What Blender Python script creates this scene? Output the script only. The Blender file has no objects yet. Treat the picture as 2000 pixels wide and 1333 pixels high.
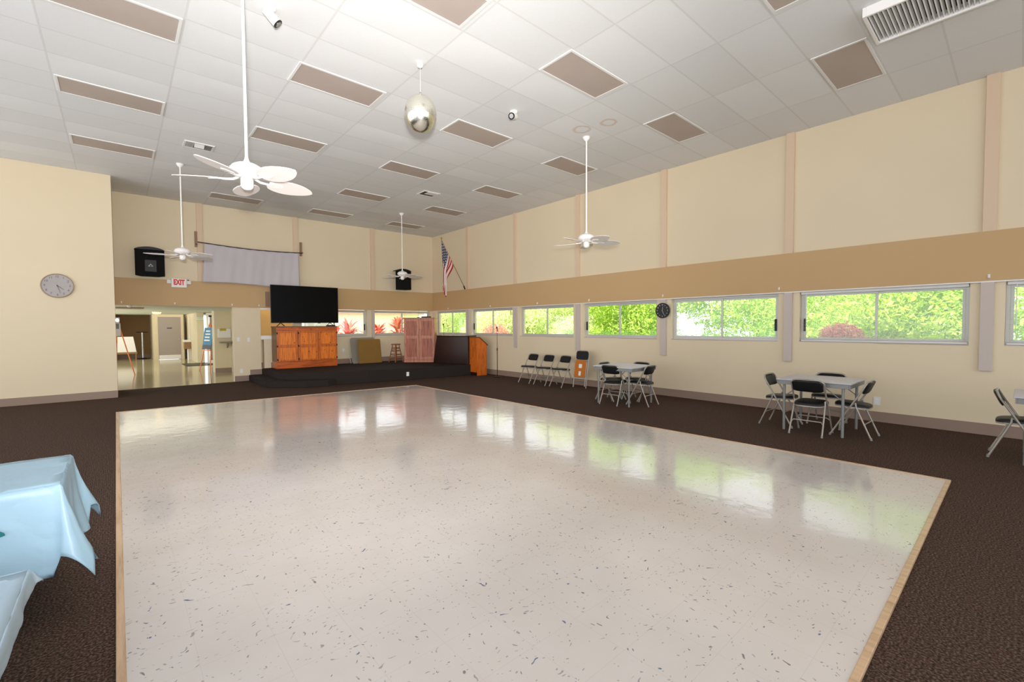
import bpy, bmesh, math, random
from mathutils import Vector, Matrix, Euler
R = math.radians
C = bpy.context.scene.collection
scene = bpy.context.scene

# ------------------------------------------------------------------ camera
cam_data = bpy.data.cameras.new('camera')
cam = bpy.data.objects.new('camera', cam_data)
C.objects.link(cam)
cam_data.sensor_fit = 'HORIZONTAL'
cam_data.sensor_width = 36
cam_data.lens = 875.34 / 2000 * 36
cam_data.clip_end = 300
_y, _p, _r = R(41.285), R(-1.92), R(-0.322)
_F = Vector((math.sin(_y) * math.cos(_p), math.cos(_y) * math.cos(_p), math.sin(_p)))
_Rt = Vector((math.cos(_y), -math.sin(_y), 0))
_U = _Rt.cross(_F)
_R2 = _Rt * math.cos(_r) + _U * math.sin(_r)
_U2 = -_Rt * math.sin(_r) + _U * math.cos(_r)
_m = Matrix((_R2, _U2, -_F)).transposed().to_4x4()
_m.translation = Vector((-9.078, -14.929, 1.560))
cam.matrix_world = _m
scene.camera = cam

# ------------------------------------------------------------------ exposure, sky, sun, flash
scene.view_settings.view_transform = 'Standard'
scene.view_settings.look = 'None'
scene.view_settings.gamma = 1
scene.view_settings.use_curve_mapping = False
scene.view_settings.exposure = 0.0

world = bpy.data.worlds.new('sky')
scene.world = world
world.use_nodes = True
bg = world.node_tree.nodes['Background']
bg.inputs[0].default_value = (0.93, 0.96, 1.0, 1)
bg.inputs[1].default_value = 2.4

sun_d = bpy.data.lights.new('sun', 'SUN')
sun_d.energy = 11.0
sun_d.angle = R(1)
sun_d.color = (1, 0.95, 0.85)
sun = bpy.data.objects.new('sun', sun_d)
C.objects.link(sun)
sun.rotation_euler = Vector((0.62, 0.0, -0.78)).to_track_quat('-Z', 'Y').to_euler()

fl_d = bpy.data.lights.new('camera_flash', 'SPOT')
fl_d.energy = 1700
fl_d.spot_size = R(96)
fl_d.spot_blend = 1.0
fl_d.shadow_soft_size = 0.06
fl_d.color = (1, 0.98, 0.97)
flash = bpy.data.objects.new('camera_flash', fl_d)
C.objects.link(flash)
flash.location = (-9.16, -15.11, 1.80)
flash.rotation_euler = Vector((0.34, 0.92, 0.20)).to_track_quat('-Z', 'Y').to_euler()
# second flash head tipped up so that it bounces off the ceiling
bf_d = bpy.data.lights.new('bounce_flash', 'SPOT')
bf_d.energy = 1050
bf_d.spot_size = R(125)
bf_d.spot_blend = 1.0
bf_d.shadow_soft_size = 0.12
bf_d.color = (1, 0.98, 0.97)
bounce = bpy.data.objects.new('bounce_flash', bf_d)
C.objects.link(bounce)
bounce.location = (-9.3, -15.4, 1.9)
bounce.rotation_euler = Vector((0.45, 0.62, 0.9)).to_track_quat('-Z', 'Y').to_euler()


# ------------------------------------------------------------------ materials
def lin(c):
    return tuple(((v / 255) / 12.92 if v / 255 <= 0.04045 else ((v / 255 + 0.055) / 1.055) ** 2.4) for v in c) + (1,)


class NT:
    """small node-tree helper"""
    def __init__(s, name):
        s.m = bpy.data.materials.new(name)
        s.m.use_nodes = True
        s.t = s.m.node_tree
        s.b = s.t.nodes['Principled BSDF']
        s.n = s.t.nodes
        s.l = s.t.links

    def new(s, typ, **kw):
        n = s.n.new(typ)
        for k, v in kw.items():
            setattr(n, k, v)
        return n

    def link(s, a, b):
        s.l.new(a, b)

    def math(s, op, a, b=None, c=None):
        n = s.new('ShaderNodeMath', operation=op)
        for i, v in enumerate((a, b, c)):
            if v is None:
                continue
            if isinstance(v, (int, float)):
                n.inputs[i].default_value = v
            else:
                s.link(v, n.inputs[i])
        return n.outputs[0]

    def mix(s, f, a, b):
        n = s.new('ShaderNodeMix', data_type='RGBA')
        for i, v in ((0, f), (6, a), (7, b)):
            if isinstance(v, (int, float)):
                n.inputs[i].default_value = v
            elif isinstance(v, tuple):
                n.inputs[i].default_value = v
            else:
                s.link(v, n.inputs[i])
        return n.outputs[2]

    def coord(s, kind='Object'):
        return s.new('ShaderNodeTexCoord').outputs[kind]

    def pos(s):
        return s.new('ShaderNodeNewGeometry').outputs['Position']

    def noise(s, vec, scale, detail=2, rough=0.5, out=0):
        n = s.new('ShaderNodeTexNoise')
        n.inputs['Scale'].default_value = scale
        n.inputs['Detail'].default_value = detail
        n.inputs['Roughness'].default_value = rough
        s.link(vec, n.inputs['Vector'])
        return n.outputs[out]

    def scalev(s, vec, v):
        n = s.new('ShaderNodeMapping')
        n.inputs['Scale'].default_value = v
        s.link(vec, n.inputs['Vector'])
        return n.outputs[0]

    def sep(s, vec):
        n = s.new('ShaderNodeSeparateXYZ')
        s.link(vec, n.inputs[0])
        return n.outputs

    def ramp(s, f, stops):
        n = s.new('ShaderNodeValToRGB')
        e = n.color_ramp.elements
        while len(e) > 1:
            e.remove(e[-1])
        for i, (p, c) in enumerate(stops):
            q = e[0] if i == 0 else e.new(p)
            q.position = p
            q.color = c if len(c) == 4 else c + (1,)
        s.link(f, n.inputs[0])
        return n.outputs[0]

    def bump(s, h, strength, dist=0.01):
        n = s.new('ShaderNodeBump')
        n.inputs['Strength'].default_value = strength
        n.inputs['Distance'].default_value = dist
        s.link(h, n.inputs['Height'])
        s.link(n.outputs[0], s.b.inputs['Normal'])

    def base(s, v):
        if isinstance(v, tuple):
            s.b.inputs['Base Color'].default_value = v
        else:
            s.link(v, s.b.inputs['Base Color'])


def paint(name, rgb, rough=0.6, var=0.06, scale=1.2, bump=0.0, spec=0.3, metal=0.0, bscale=60):
    t = NT(name)
    c = lin(rgb)
    d = tuple(v * (1 - var * 2) for v in c[:3]) + (1,)
    f = t.noise(t.coord(), scale, 4)
    t.base(t.mix(f, d, tuple(min(1, v * (1 + var * .6)) for v in c[:3]) + (1,)))
    t.b.inputs['Roughness'].default_value = rough
    t.b.inputs['Specular IOR Level'].default_value = spec
    t.b.inputs['Metallic'].default_value = metal
    if bump:
        t.bump(t.noise(t.coord(), bscale, 2), bump, 0.004)
    return t.m


def wood(name, light, dark, axis='Z', rough=0.35, bead=0.0, knots=True, spec=0.5):
    """knotty pine; bead = board pitch in metres"""
    t = NT(name)
    co = t.coord()
    sc = {'Z': (14, 14, 1.2), 'X': (1.2, 14, 14), 'Y': (14, 1.2, 14)}[axis]
    g = t.noise(t.scalev(co, sc), 2.2, 5, 0.6)
    col = t.ramp(g, [(0.3, lin(dark)), (0.52, lin(light)), (0.8, tuple(v * 1.15 for v in lin(light)[:3]))])
    if knots:
        v = t.new('ShaderNodeTexVoronoi')
        v.inputs['Scale'].default_value = 5.0
        t.link(t.scalev(co, (1.5, 1.5, 1)), v.inputs['Vector'])
        k = t.ramp(v.outputs['Distance'], [(0.06, (1, 1, 1)), (0.14, (0, 0, 0))])
        col = t.mix(k, col, lin(tuple(int(q * .45) for q in dark)))
    if bead:
        x = t.sep(co)[0]
        fr = t.math('FRACT', t.math('DIVIDE', x, bead))
        line = t.math('LESS_THAN', fr, 0.14)
        col = t.mix(t.math('MULTIPLY', line, 0.55), col, lin(tuple(int(q * .5) for q in dark)))
    t.base(col)
    t.b.inputs['Roughness'].default_value = rough
    t.b.inputs['Specular IOR Level'].default_value = spec
    return t.m


M = {}
M['wall'] = paint('cream_wall_paint', (226, 209, 178), 0.55, 0.03, 0.8, 0.05)
M['band'] = paint('tan_band_paint', (198, 164, 118), 0.55, 0.03, 0.7)
M['post'] = paint('pinkish_post_paint', (220, 194, 166), 0.55, 0.02)
M['lowpost'] = paint('grey_post_paint', (200, 186, 178), 0.5, 0.03)
M['base'] = paint('taupe_vinyl_baseboard', (150, 127, 112), 0.45, 0.04)
M['foyer_wall'] = paint('foyer_cream_paint', (222, 208, 176), 0.55, 0.03)
M['brown_wall'] = paint('foyer_brown_paint', (150, 118, 80), 0.6, 0.03)
M['white_ceiling'] = paint('foyer_ceiling_paint', (214, 220, 208), 0.7, 0.02)
M['white'] = paint('white_enamel', (240, 236, 232), 0.35, 0.02)
M['white_matte'] = paint('white_plastic', (232, 230, 226), 0.5, 0.02)
M['fanblade'] = paint('fan_blade_white', (236, 228, 222), 0.5, 0.02)
M['diffuser'] = paint('aged_light_diffuser', (190, 175, 165), 0.5, 0.10, 1.1)
M['alu'] = paint('window_aluminium', (198, 196, 190), 0.4, 0.03, metal=0.3)
M['black'] = paint('black_plastic', (14, 14, 15), 0.4, 0.05)
M['blackfab'] = paint('black_grille_cloth', (12, 12, 13), 0.9, 0.1, 30)
M['dark_grey'] = paint('dark_grey_plastic', (46, 46, 48), 0.5, 0.05)
M['chair_metal'] = paint('beige_grey_enamelled_steel', (168, 160, 150), 0.35, 0.03, metal=0.35)
M['vinyl_black'] = paint('black_vinyl_padding', (26, 26, 27), 0.42, 0.12, 12, 0.15)
M['table_top'] = paint('grey_table_vinyl', (192, 191, 196), 0.35, 0.03)
M['table_edge'] = paint('grey_table_metal', (138, 138, 136), 0.4, 0.03, metal=0.2)
M['hardboard'] = paint('orange_brown_hardboard', (196, 112, 34), 0.5, 0.08)
M['brownboard'] = paint('brown_board', (140, 104, 46), 0.55, 0.1, 3)
M['greyboard'] = paint('grey_board', (140, 134, 120), 0.5, 0.05)
M['stool'] = wood('stool_wood', (150, 84, 40), (84, 44, 20), 'Z', 0.4, knots=False)
M['pine_x'] = wood('orange_pine_frame', (196, 92, 24), (126, 52, 10), 'X', 0.3)
M['pine_z'] = wood('orange_pine_stile', (206, 104, 26), (146, 62, 12), 'Z', 0.3)
M['pine_bead'] = wood('orange_pine_beadboard', (240, 130, 30), (190, 84, 14), 'Z', 0.32, bead=0.052)
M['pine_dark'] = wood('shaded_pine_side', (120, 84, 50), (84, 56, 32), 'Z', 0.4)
M['rose_z'] = wood('rosy_pine_stile', (190, 122, 92), (140, 78, 54), 'Z', 0.35)
M['rose_bead'] = wood('rosy_pine_beadboard', (174, 92, 58), (104, 46, 26), 'Z', 0.35, bead=0.06)
M['piano'] = wood('dark_brown_polished_wood', (44, 24, 16), (26, 14, 9), 'Z', 0.25, knots=False)
M['easel'] = wood('orange_easel_wood', (226, 122, 40), (188, 92, 26), 'Z', 0.4, knots=False)
M['trimwood'] = wood('dance_floor_edge_wood', (200, 168, 136), (172, 138, 106), 'Y', 0.3, knots=False)
M['screen_cloth'] = paint('projection_cloth', (196, 188, 192), 0.8, 0.03, 2)
M['brown_metal'] = paint('brown_bracket', (150, 118, 96), 0.5, 0.03)
M['door_grey'] = paint('grey_door_paint', (168, 156, 148), 0.45, 0.02)
M['red'] = paint('exit_red', (225, 40, 40), 0.5, 0.01)
M['green'] = paint('exit_green', (110, 220, 110), 0.5, 0.01)
M['brass'] = paint('brass', (190, 150, 70), 0.35, 0.04, metal=0.8)
M['blue_sign'] = paint('poster_blue', (20, 130, 170), 0.45, 0.15, 6)
M['teal'] = paint('teal_print', (24, 104, 108), 0.5, 0.05)
M['yellow'] = paint('yellow_label', (186, 168, 20), 0.5, 0.03)
M['concrete'] = paint('shelf_grey', (140, 132, 112), 0.5, 0.05)
M['pipe'] = paint('chrome', (190, 190, 190), 0.2, 0.02, metal=0.9)


def mat_carpet():
    t = NT('brown_carpet')
    p = t.pos()
    a = t.noise(p, 90, 2)
    b = t.noise(t.scalev(p, (1, 1, 1)), 14, 3)
    c = t.ramp(a, [(0.34, lin((40, 30, 24))), (0.5, lin((72, 56, 47))), (0.68, lin((112, 92, 82)))])
    red = t.ramp(t.noise(p, 60, 1, out=1), [(0.60, (0, 0, 0)), (0.68, (1, 1, 1))])
    c = t.mix(t.math('MULTIPLY', red, 0.35), c, lin((110, 58, 50)))
    c = t.mix(t.math('MULTIPLY', b, 0.25), c, lin((52, 40, 30)))
    t.base(c)
    t.b.inputs['Roughness'].default_value = 0.95
    t.b.inputs['Specular IOR Level'].default_value = 0.1
    xs = t.sep(p)
    rib = t.math('SINE', t.math('MULTIPLY', xs[0], 420))
    t.bump(t.math('ADD', a, t.math('MULTIPLY', rib, 0.2)), 0.6, 0.006)
    return t.m


M['carpet'] = mat_carpet()
M['stage_carpet'] = paint('charcoal_stage_carpet', (50, 43, 40), 0.9, 0.12, 60, 0.4, spec=0.1)


def mat_dance():
    t = NT('vinyl_dance_tiles')
    p = t.pos()
    s = t.sep(p)
    base = t.ramp(t.noise(p, 1.3, 3), [(0.3, lin((202, 194, 189))), (0.7, lin((211, 204, 200)))])

    def flecks(base, scale, stretch, thr, col, seed, amt):
        mp = t.new('ShaderNodeMapping')
        mp.inputs['Scale'].default_value = stretch
        mp.inputs['Rotation'].default_value = (0, 0, seed * 1.3)
        mp.inputs['Location'].default_value = (seed * 3.1, seed * 1.7, 0)
        w = t.new('ShaderNodeVectorMath', operation='ADD')
        nz = t.new('ShaderNodeTexNoise')
        nz.inputs['Scale'].default_value = 6
        t.link(p, nz.inputs['Vector'])
        t.link(p, w.inputs[0])
        wm = t.new('ShaderNodeVectorMath', operation='SCALE')
        wm.inputs['Scale'].default_value = 0.25
        t.link(nz.outputs[1], wm.inputs[0])
        t.link(wm.outputs[0], w.inputs[1])
        t.link(w.outputs[0], mp.inputs['Vector'])
        v = t.new('ShaderNodeTexVoronoi')
        v.inputs['Scale'].default_value = scale
        t.link(mp.outputs[0], v.inputs['Vector'])
        cs = t.new('ShaderNodeSeparateColor')
        t.link(v.outputs['Color'], cs.inputs[0])
        near = t.ramp(v.outputs['Distance'], [(thr, (1, 1, 1)), (thr * 1.4, (0, 0, 0))])
        pick = t.math('LESS_THAN', cs.outputs[0], amt)
        return t.mix(t.math('MULTIPLY', near, pick), base, lin(col))
    c = flecks(base, 24, (1, 2.4, 1), 0.17, (158, 150, 148), 1, 0.40)
    c = flecks(c, 20, (2.2, 1, 1), 0.15, (128, 122, 124), 2, 0.14)
    c = flecks(c, 14, (1, 1.8, 1), 0.13, (96, 108, 140), 3, 0.08)
    # tile joints, 12 inch
    fx = t.math('FRACT', t.math('DIVIDE', s[0], 0.3048))
    fy = t.math('FRACT', t.math('DIVIDE', s[1], 0.3048))
    j = t.math('MAXIMUM', t.math('LESS_THAN', fx, 0.012), t.math('LESS_THAN', fy, 0.012))
    c = t.mix(t.math('MULTIPLY', j, 0.18), c, lin((170, 160, 150)))
    t.base(c)
    t.b.inputs['Roughness'].default_value = 0.13
    t.b.inputs['Specular IOR Level'].default_value = 0.5
    t.b.inputs['Coat Weight'].default_value = 0.4
    t.b.inputs['Coat Roughness'].default_value = 0.07
    # waxed tiles lie slightly unevenly
    fl = t.new('ShaderNodeVectorMath', operation='FLOOR')
    dv = t.new('ShaderNodeVectorMath', operation='SCALE')
    dv.inputs['Scale'].default_value = 1 / 0.3048
    t.link(p, dv.inputs[0])
    t.link(dv.outputs[0], fl.inputs[0])
    wn = t.new('ShaderNodeTexWhiteNoise', noise_dimensions='3D')
    t.link(fl.outputs[0], wn.inputs[0])
    cs = t.new('ShaderNodeSeparateColor')
    t.link(wn.outputs[1], cs.inputs[0])
    tx = t.math('MULTIPLY', t.math('SUBTRACT', cs.outputs[0], 0.5), fx)
    ty = t.math('MULTIPLY', t.math('SUBTRACT', cs.outputs[1], 0.5), fy)
    wav = t.noise(t.scalev(p, (3, 3, 1)), 1.6, 3, 0.55)
    h = t.math('ADD', t.math('MULTIPLY', t.math('ADD', tx, ty), 0.35), wav)
    n = t.new('ShaderNodeBump')
    n.inputs['Strength'].default_value = 0.35
    n.inputs['Distance'].default_value = 0.006
    t.link(h, n.inputs['Height'])
    t.link(n.outputs[0], t.b.inputs['Normal'])
    t.link(n.outputs[0], t.b.inputs['Coat Normal'])
    return t.m


M['dance'] = mat_dance()


def mat_ceiling():
    t = NT('ceiling_tiles')
    p = t.pos()
    s = t.sep(p)
    ux = t.math('DIVIDE', t.math('ADD', s[0], 1.14), 1.2165)
    uy = t.math('DIVIDE', t.math('ADD', s[1], 13.65), 0.6067)
    fx = t.math('FRACT', ux)
    fy = t.math('FRACT', uy)
    ex = t.math('MINIMUM', fx, t.math('SUBTRACT', 1.0, fx))
    ey = t.math('MINIMUM', fy, t.math('SUBTRACT', 1.0, fy))
    line = t.math('MAXIMUM', t.math('LESS_THAN', ex, 0.009), t.math('LESS_THAN', ey, 0.018))
    cmb = t.new('ShaderNodeCombineXYZ')
    t.link(t.math('FLOOR', ux), cmb.inputs[0])
    t.link(t.math('FLOOR', uy), cmb.inputs[1])
    wn = t.new('ShaderNodeTexWhiteNoise', noise_dimensions='3D')
    t.link(cmb.outputs[0], wn.inputs[0])
    rnd = wn.outputs[0]
    c = t.ramp(rnd, [(0, lin((226, 226, 225))), (1, lin((235, 235, 234)))])
    c = t.mix(t.math('MULTIPLY', t.noise(p, 70, 2), 0.12), c, lin((170, 166, 160)))
    c = t.mix(t.math('MULTIPLY', line, 0.30), c, lin((190, 186, 178)))
    # two dried water rings
    for (cx, cy, r0) in ((-2.97, -9.83, .14), (-2.83, -10.29, .12)):
        v = t.new('ShaderNodeVectorMath', operation='DISTANCE')
        t.link(p, v.inputs[0])
        v.inputs[1].default_value = (cx, cy, 4.95)
        d = t.math('ADD', v.outputs['Value'], t.math('MULTIPLY', t.math('SUBTRACT', t.noise(p, 9, 2), 0.5), 0.06))
        ring = t.ramp(t.math('MULTIPLY', d, 1.0), [(r0 - .045, (0, 0, 0)), (r0 - .012, (1, 1, 1)), (r0 + .012, (.7, .7, .7)), (r0 + .03, (0, 0, 0))])
        c = t.mix(t.math('MULTIPLY', ring, 0.5), c, lin((205, 160, 110)))
    t.base(c)
    t.b.inputs['Roughness'].default_value = 0.85
    t.b.inputs['Specular IOR Level'].default_value = 0.15
    sag = t.math('MULTIPLY', t.math('MULTIPLY', t.math('MULTIPLY', fx, t.math('SUBTRACT', 1.0, fx)), t.math('MULTIPLY', fy, t.math('SUBTRACT', 1.0, fy))), t.math('MULTIPLY', t.math('SUBTRACT', rnd, 0.2), 16.0))
    h = t.math('ADD', sag, t.math('MULTIPLY', line, 0.25))
    t.bump(h, 0.5, 0.02)
    return t.m


M['ceiling'] = mat_ceiling()


def mat_foyer_floor():
    t = NT('foyer_vinyl_floor')
    p = t.pos()
    t.base(t.ramp(t.noise(p, 2, 3), [(0.3, lin((170, 158, 126))), (0.7, lin((186, 176, 144)))]))
    t.b.inputs['Roughness'].default_value = 0.12
    t.bump(t.noise(p, 3, 2), 0.1, 0.005)
    return t.m


M['foyer_floor'] = mat_foyer_floor()


def mat_mirror():
    t = NT('mirror_tesserae')
    t.base((0.92, 0.90, 0.80, 1))
    t.b.inputs['Metallic'].default_value = 1.0
    t.b.inputs['Roughness'].default_value = 0.22
    return t.m


M['mirror'] = mat_mirror()


def mat_glass(name='window_glass'):
    t = NT(name)
    n = t.n
    for q in [x for x in n if x.type == 'BSDF_PRINCIPLED']:
        n.remove(q)
    tr = n.new('ShaderNodeBsdfTransparent')
    tr.inputs[0].default_value = (0.97, 0.97, 0.96, 1)
    gl = n.new('ShaderNodeBsdfGlossy')
    gl.inputs['Roughness'].default_value = 0.02
    mx = n.new('ShaderNodeMixShader')
    mx.inputs[0].default_value = 0.06
    t.link(tr.outputs[0], mx.inputs[1])
    t.link(gl.outputs[0], mx.inputs[2])
    t.link(mx.outputs[0], n['Material Output'].inputs[0])
    return t.m


M['glass'] = mat_glass()


def mat_cloth(name, rgb):
    t = NT(name)
    t.base(lin(rgb))
    t.b.inputs['Roughness'].default_value = 0.4
    n = t.t.nodes
    tl = n.new('ShaderNodeBsdfTranslucent')
    tl.inputs[0].default_value = lin(rgb)
    mx = n.new('ShaderNodeMixShader')
    mx.inputs[0].default_value = 0.25
    t.link(t.b.outputs[0], mx.inputs[1])
    t.link(tl.outputs[0], mx.inputs[2])
    t.link(mx.outputs[0], n['Material Output'].inputs[0])
    t.bump(t.noise(t.coord(), 5, 3), 0.35, 0.03)
    return t.m


M['bluecloth'] = mat_cloth('pale_blue_plastic', (166, 198, 216))
M['whitecloth'] = mat_cloth('bluish_white_plastic', (186, 206, 220))


def mat_leaf(name, a, b, c):
    t = NT(name)
    oi = t.new('ShaderNodeNewGeometry')
    col = t.ramp(oi.outputs['Random Per Island'], [(0.0, lin(a)), (0.5, lin(b)), (1.0, lin(c))])
    t.base(col)
    t.b.inputs['Roughness'].default_value = 0.5
    n = t.n
    tl = n.new('ShaderNodeBsdfTranslucent')
    t.link(col, tl.inputs[0])
    mx = n.new('ShaderNodeMixShader')
    mx.inputs[0].default_value = 0.4
    t.link(t.b.outputs[0], mx.inputs[1])
    t.link(tl.outputs[0], mx.inputs[2])
    t.link(mx.outputs[0], n['Material Output'].inputs[0])
    return t.m


M['leaf'] = mat_leaf('green_leaves', (140, 180, 40), (186, 220, 70), (226, 240, 140))
M['leaf_pale'] = mat_leaf('pale_green_leaves', (196, 214, 130), (222, 232, 176), (240, 242, 210))
M['leaf_red'] = mat_leaf('red_leaves', (214, 110, 110), (236, 170, 165), (200, 190, 150))
M['leaf_hedge'] = mat_leaf('hedge_leaves', (130, 190, 80), (170, 220, 120), (206, 238, 160))
M['bark'] = paint('bark', (180, 168, 150), 0.8, 0.15, 6, 0.4)
M['lawn'] = paint('lawn', (150, 190, 110), 0.9, 0.15, 3, 0.3)
M['pale_render'] = paint('pale_building_render', (252, 238, 240), 0.7, 0.03)
M['roofline'] = paint('pinkish_roof_edge', (214, 170, 156), 0.7, 0.05)


def mat_flag():
    t = NT('flag_cloth')
    uv = t.new('ShaderNodeUVMap')
    s = t.sep(uv.outputs[0])   # x along fly, y along hoist from top
    st = t.math('MODULO', t.math('FLOOR', t.math('MULTIPLY', s[1], 13.0)), 2.0)
    stripes = t.mix(st, lin((178, 22, 30)), lin((226, 214, 208)))
    canton = t.math('MULTIPLY', t.math('LESS_THAN', s[0], 0.4), t.math('LESS_THAN', s[1], 0.5385))
    gx = t.math('SUBTRACT', t.math('FRACT', t.math('MULTIPLY', s[0], 15.0)), 0.5)
    gy = t.math('SUBTRACT', t.math('FRACT', t.math('MULTIPLY', s[1], 9.3)), 0.5)
    d = t.math('SQRT', t.math('ADD', t.math('MULTIPLY', gx, gx), t.math('MULTIPLY', gy, gy)))
    star = t.math('LESS_THAN', d, 0.27)
    blue = t.mix(star, lin((24, 30, 74)), lin((214, 214, 220)))
    t.base(t.mix(canton, stripes, blue))
    t.b.inputs['Roughness'].default_value = 0.7
    return t.m


M['flag'] = mat_flag()


# ------------------------------------------------------------------ mesh builder
class MB:
    def __init__(s):
        s.v = []
        s.f = []
        s.sm = []
        s.uv = None

    def add(s, vs, fs, smooth=False):
        o = len(s.v)
        s.v += [tuple(v) for v in vs]
        s.f += [tuple(i + o for i in f) for f in fs]
        s.sm += [smooth] * len(fs)
        return s

    def box(s, lo, hi, rot=None, org=None):
        x0, y0, z0 = lo
        x1, y1, z1 = hi
        vs = [Vector(p) for p in ((x0, y0, z0), (x1, y0, z0), (x1, y1, z0), (x0, y1, z0), (x0, y0, z1), (x1, y0, z1), (x1, y1, z1), (x0, y1, z1))]
        if rot:
            m = Euler(rot).to_matrix()
            o = Vector(org or [(a + b) / 2 for a, b in zip(lo, hi)])
            vs = [m @ (v - o) + o for v in vs]
        return s.add(vs, [(0, 3, 2, 1), (4, 5, 6, 7), (0, 1, 5, 4), (1, 2, 6, 5), (2, 3, 7, 6), (3, 0, 4, 7)])

    def cyl(s, a, b, r0, r1=None, n=12, cap=True, smooth=True):
        a = Vector(a)
        b = Vector(b)
        r1 = r0 if r1 is None else r1
        d = (b - a).normalized()
        u = d.orthogonal().normalized()
        w = d.cross(u)
        vs = []
        for c, r in ((a, r0), (b, r1)):
            for i in range(n):
                t = 2 * math.pi * i / n
                vs.append(c + (u * math.cos(t) + w * math.sin(t)) * r)
        s.add(vs, [(i, (i + 1) % n, n + (i + 1) % n, n + i) for i in range(n)], smooth)
        if cap:
            s.add(vs, [tuple(reversed(range(n))), tuple(range(n, 2 * n))])
        return s

    def tube(s, pts, r, n=8, closed=False):
        pts = [Vector(p) for p in pts]
        m = len(pts)
        vs = []
        prev = None
        for i, p in enumerate(pts):
            if closed:
                d = (pts[(i + 1) % m] - pts[i - 1]).normalized()
            else:
                d = (pts[min(i + 1, m - 1)] - pts[max(i - 1, 0)]).normalized()
            if prev is None:
                u = d.orthogonal().normalized()
            else:
                u = (prev - d * prev.dot(d)).normalized()
            prev = u
            w = d.cross(u)
            rr = r[i] if isinstance(r, (list, tuple)) else r
            for k in range(n):
                t = 2 * math.pi * k / n
                vs.append(p + (u * math.cos(t) + w * math.sin(t)) * rr)
        fs = []
        for i in range(m if closed else m - 1):
            j = (i + 1) % m
            fs += [(i * n + k, i * n + (k + 1) % n, j * n + (k + 1) % n, j * n + k) for k in range(n)]
        s.add(vs, fs, True)
        if not closed:
            s.add(vs[:n] + vs[-n:], [tuple(reversed(range(n))), tuple(range(n, 2 * n))])
        return s

    def lathe(s, prof, n=24, org=(0, 0, 0), smooth=True):
        o = Vector(org)
        vs = []
        for r, z in prof:
            for i in range(n):
                t = 2 * math.pi * i / n
                vs.append(o + Vector((r * math.cos(t), r * math.sin(t), z)))
        fs = []
        for k in range(len(prof) - 1):
            fs += [(k * n + i, k * n + (i + 1) % n, (k + 1) * n + (i + 1) % n, (k + 1) * n + i) for i in range(n)]
        s.add(vs, fs, smooth)
        s.add(vs[:n] + vs[-n:], [tuple(reversed(range(n))), tuple(range(n, 2 * n))])
        return s

    def prism(s, poly, z0, z1, tf=None):
        """poly in xy, extruded z0..z1; tf maps Vector->Vector"""
        n = len(poly)
        vs = [Vector((x, y, z0)) for x, y in poly] + [Vector((x, y, z1)) for x, y in poly]
        if tf:
            vs = [tf(v) for v in vs]
        return s.add(vs, [tuple(reversed(range(n))), tuple(range(n, 2 * n))] + [(i, (i + 1) % n, n + (i + 1) % n, n + i) for i in range(n)])

    def disc(s, c, nrm, r, th, n=24):
        c = Vector(c)
        nrm = Vector(nrm).normalized()
        return s.cyl(c, c + nrm * th, r, r, n)

    def build(s, name, mat, parent=None, bevel=0, seg=2, loc=None, rz=0, autosm=False):
        me = bpy.data.meshes.new(name)
        me.from_pydata(s.v, [], s.f)
        for p, q in zip(me.polygons, s.sm):
            p.use_smooth = q
        bm = bmesh.new()
        bm.from_mesh(me)
        bmesh.ops.recalc_face_normals(bm, faces=bm.faces)
        bm.to_mesh(me)
        bm.free()
        me.materials.append(mat)
        o = bpy.data.objects.new(name, me)
        C.objects.link(o)
        if parent:
            o.parent = parent
        if loc:
            o.location = loc
        if rz:
            o.rotation_euler.z = rz
        if bevel:
            b = o.modifiers.new('bevel', 'BEVEL')
            b.width = bevel
            b.segments = seg
            b.limit_method = 'ANGLE'
            b.angle_limit = R(40)
        return o


def tag(o, label=None, cat=None, group=None, kind=None):
    if label: o['label'] = label
    if cat: o['category'] = cat
    if group: o['group'] = group
    if kind: o['kind'] = kind
    return o


def thing(name, loc, label, cat, group=None, rz=0):
    o = bpy.data.objects.new(name, None)
    o.empty_display_size = 0.1
    C.objects.link(o)
    o.location = loc
    o.rotation_euler.z = rz
    return tag(o, label, cat, group)


def struct(o, label, cat='structure'):
    o['kind'] = 'structure'
    o['label'] = label
    o['category'] = cat
    return o


def copy_tree(o, parent=None):
    c = o.copy()
    C.objects.link(c)
    if parent:
        c.parent = parent
        c.matrix_parent_inverse = o.matrix_parent_inverse.copy()
    for ch in list(o.children):
        copy_tree(ch, c)
    return c


def box(lo, hi):
    return MB().box(lo, hi)


# ================================================================== SETTING
H = 4.95
YB = [-2.33 - 2.454 * i for i in range(-1, 8)]      # post centres right wall: index+1
posts_y = [-2.33 - 2.454 * i for i in range(0, 8)]
XL = -14.0
YF = -22.0
SILL, HEAD = 1.25, 2.13

struct(box((XL, YF, -0.12), (0.3, 0.0, 0)).build('floor', M['carpet']), 'dark brown carpet around the pale dance floor', 'floor')
struct(box((-17, YF, H), (0.3, 0.3, H + 0.25)).build('ceiling', M['ceiling']), 'white suspended tile ceiling with brown water rings by a fan', 'ceiling')  # slab runs on past the left side, an unseen overhang added against the sun
# dance floor
dfc = [(-9.15, -3.99), (-3.22, -4.42), (-2.97, -14.50), (-9.12, -14.50)]
dfi = [(-9.11, -4.035), (-3.265, -4.462), (-3.01, -14.465), (-9.085, -14.465)]
struct(MB().prism(dfi, 0, 0.018).build('floor_dance', M['dance']), 'glossy off white vinyl tile dance floor with grey and blue flecks', 'floor')
m = MB()
for i in range(4):
    j = (i + 1) % 4
    m.prism([dfc[i], dfc[j], dfi[j], dfi[i]], 0, 0.024)
struct(m.build('trim_1', M['trimwood'], bevel=0.004), 'narrow light wood edging round the dance floor', 'trim')

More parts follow.
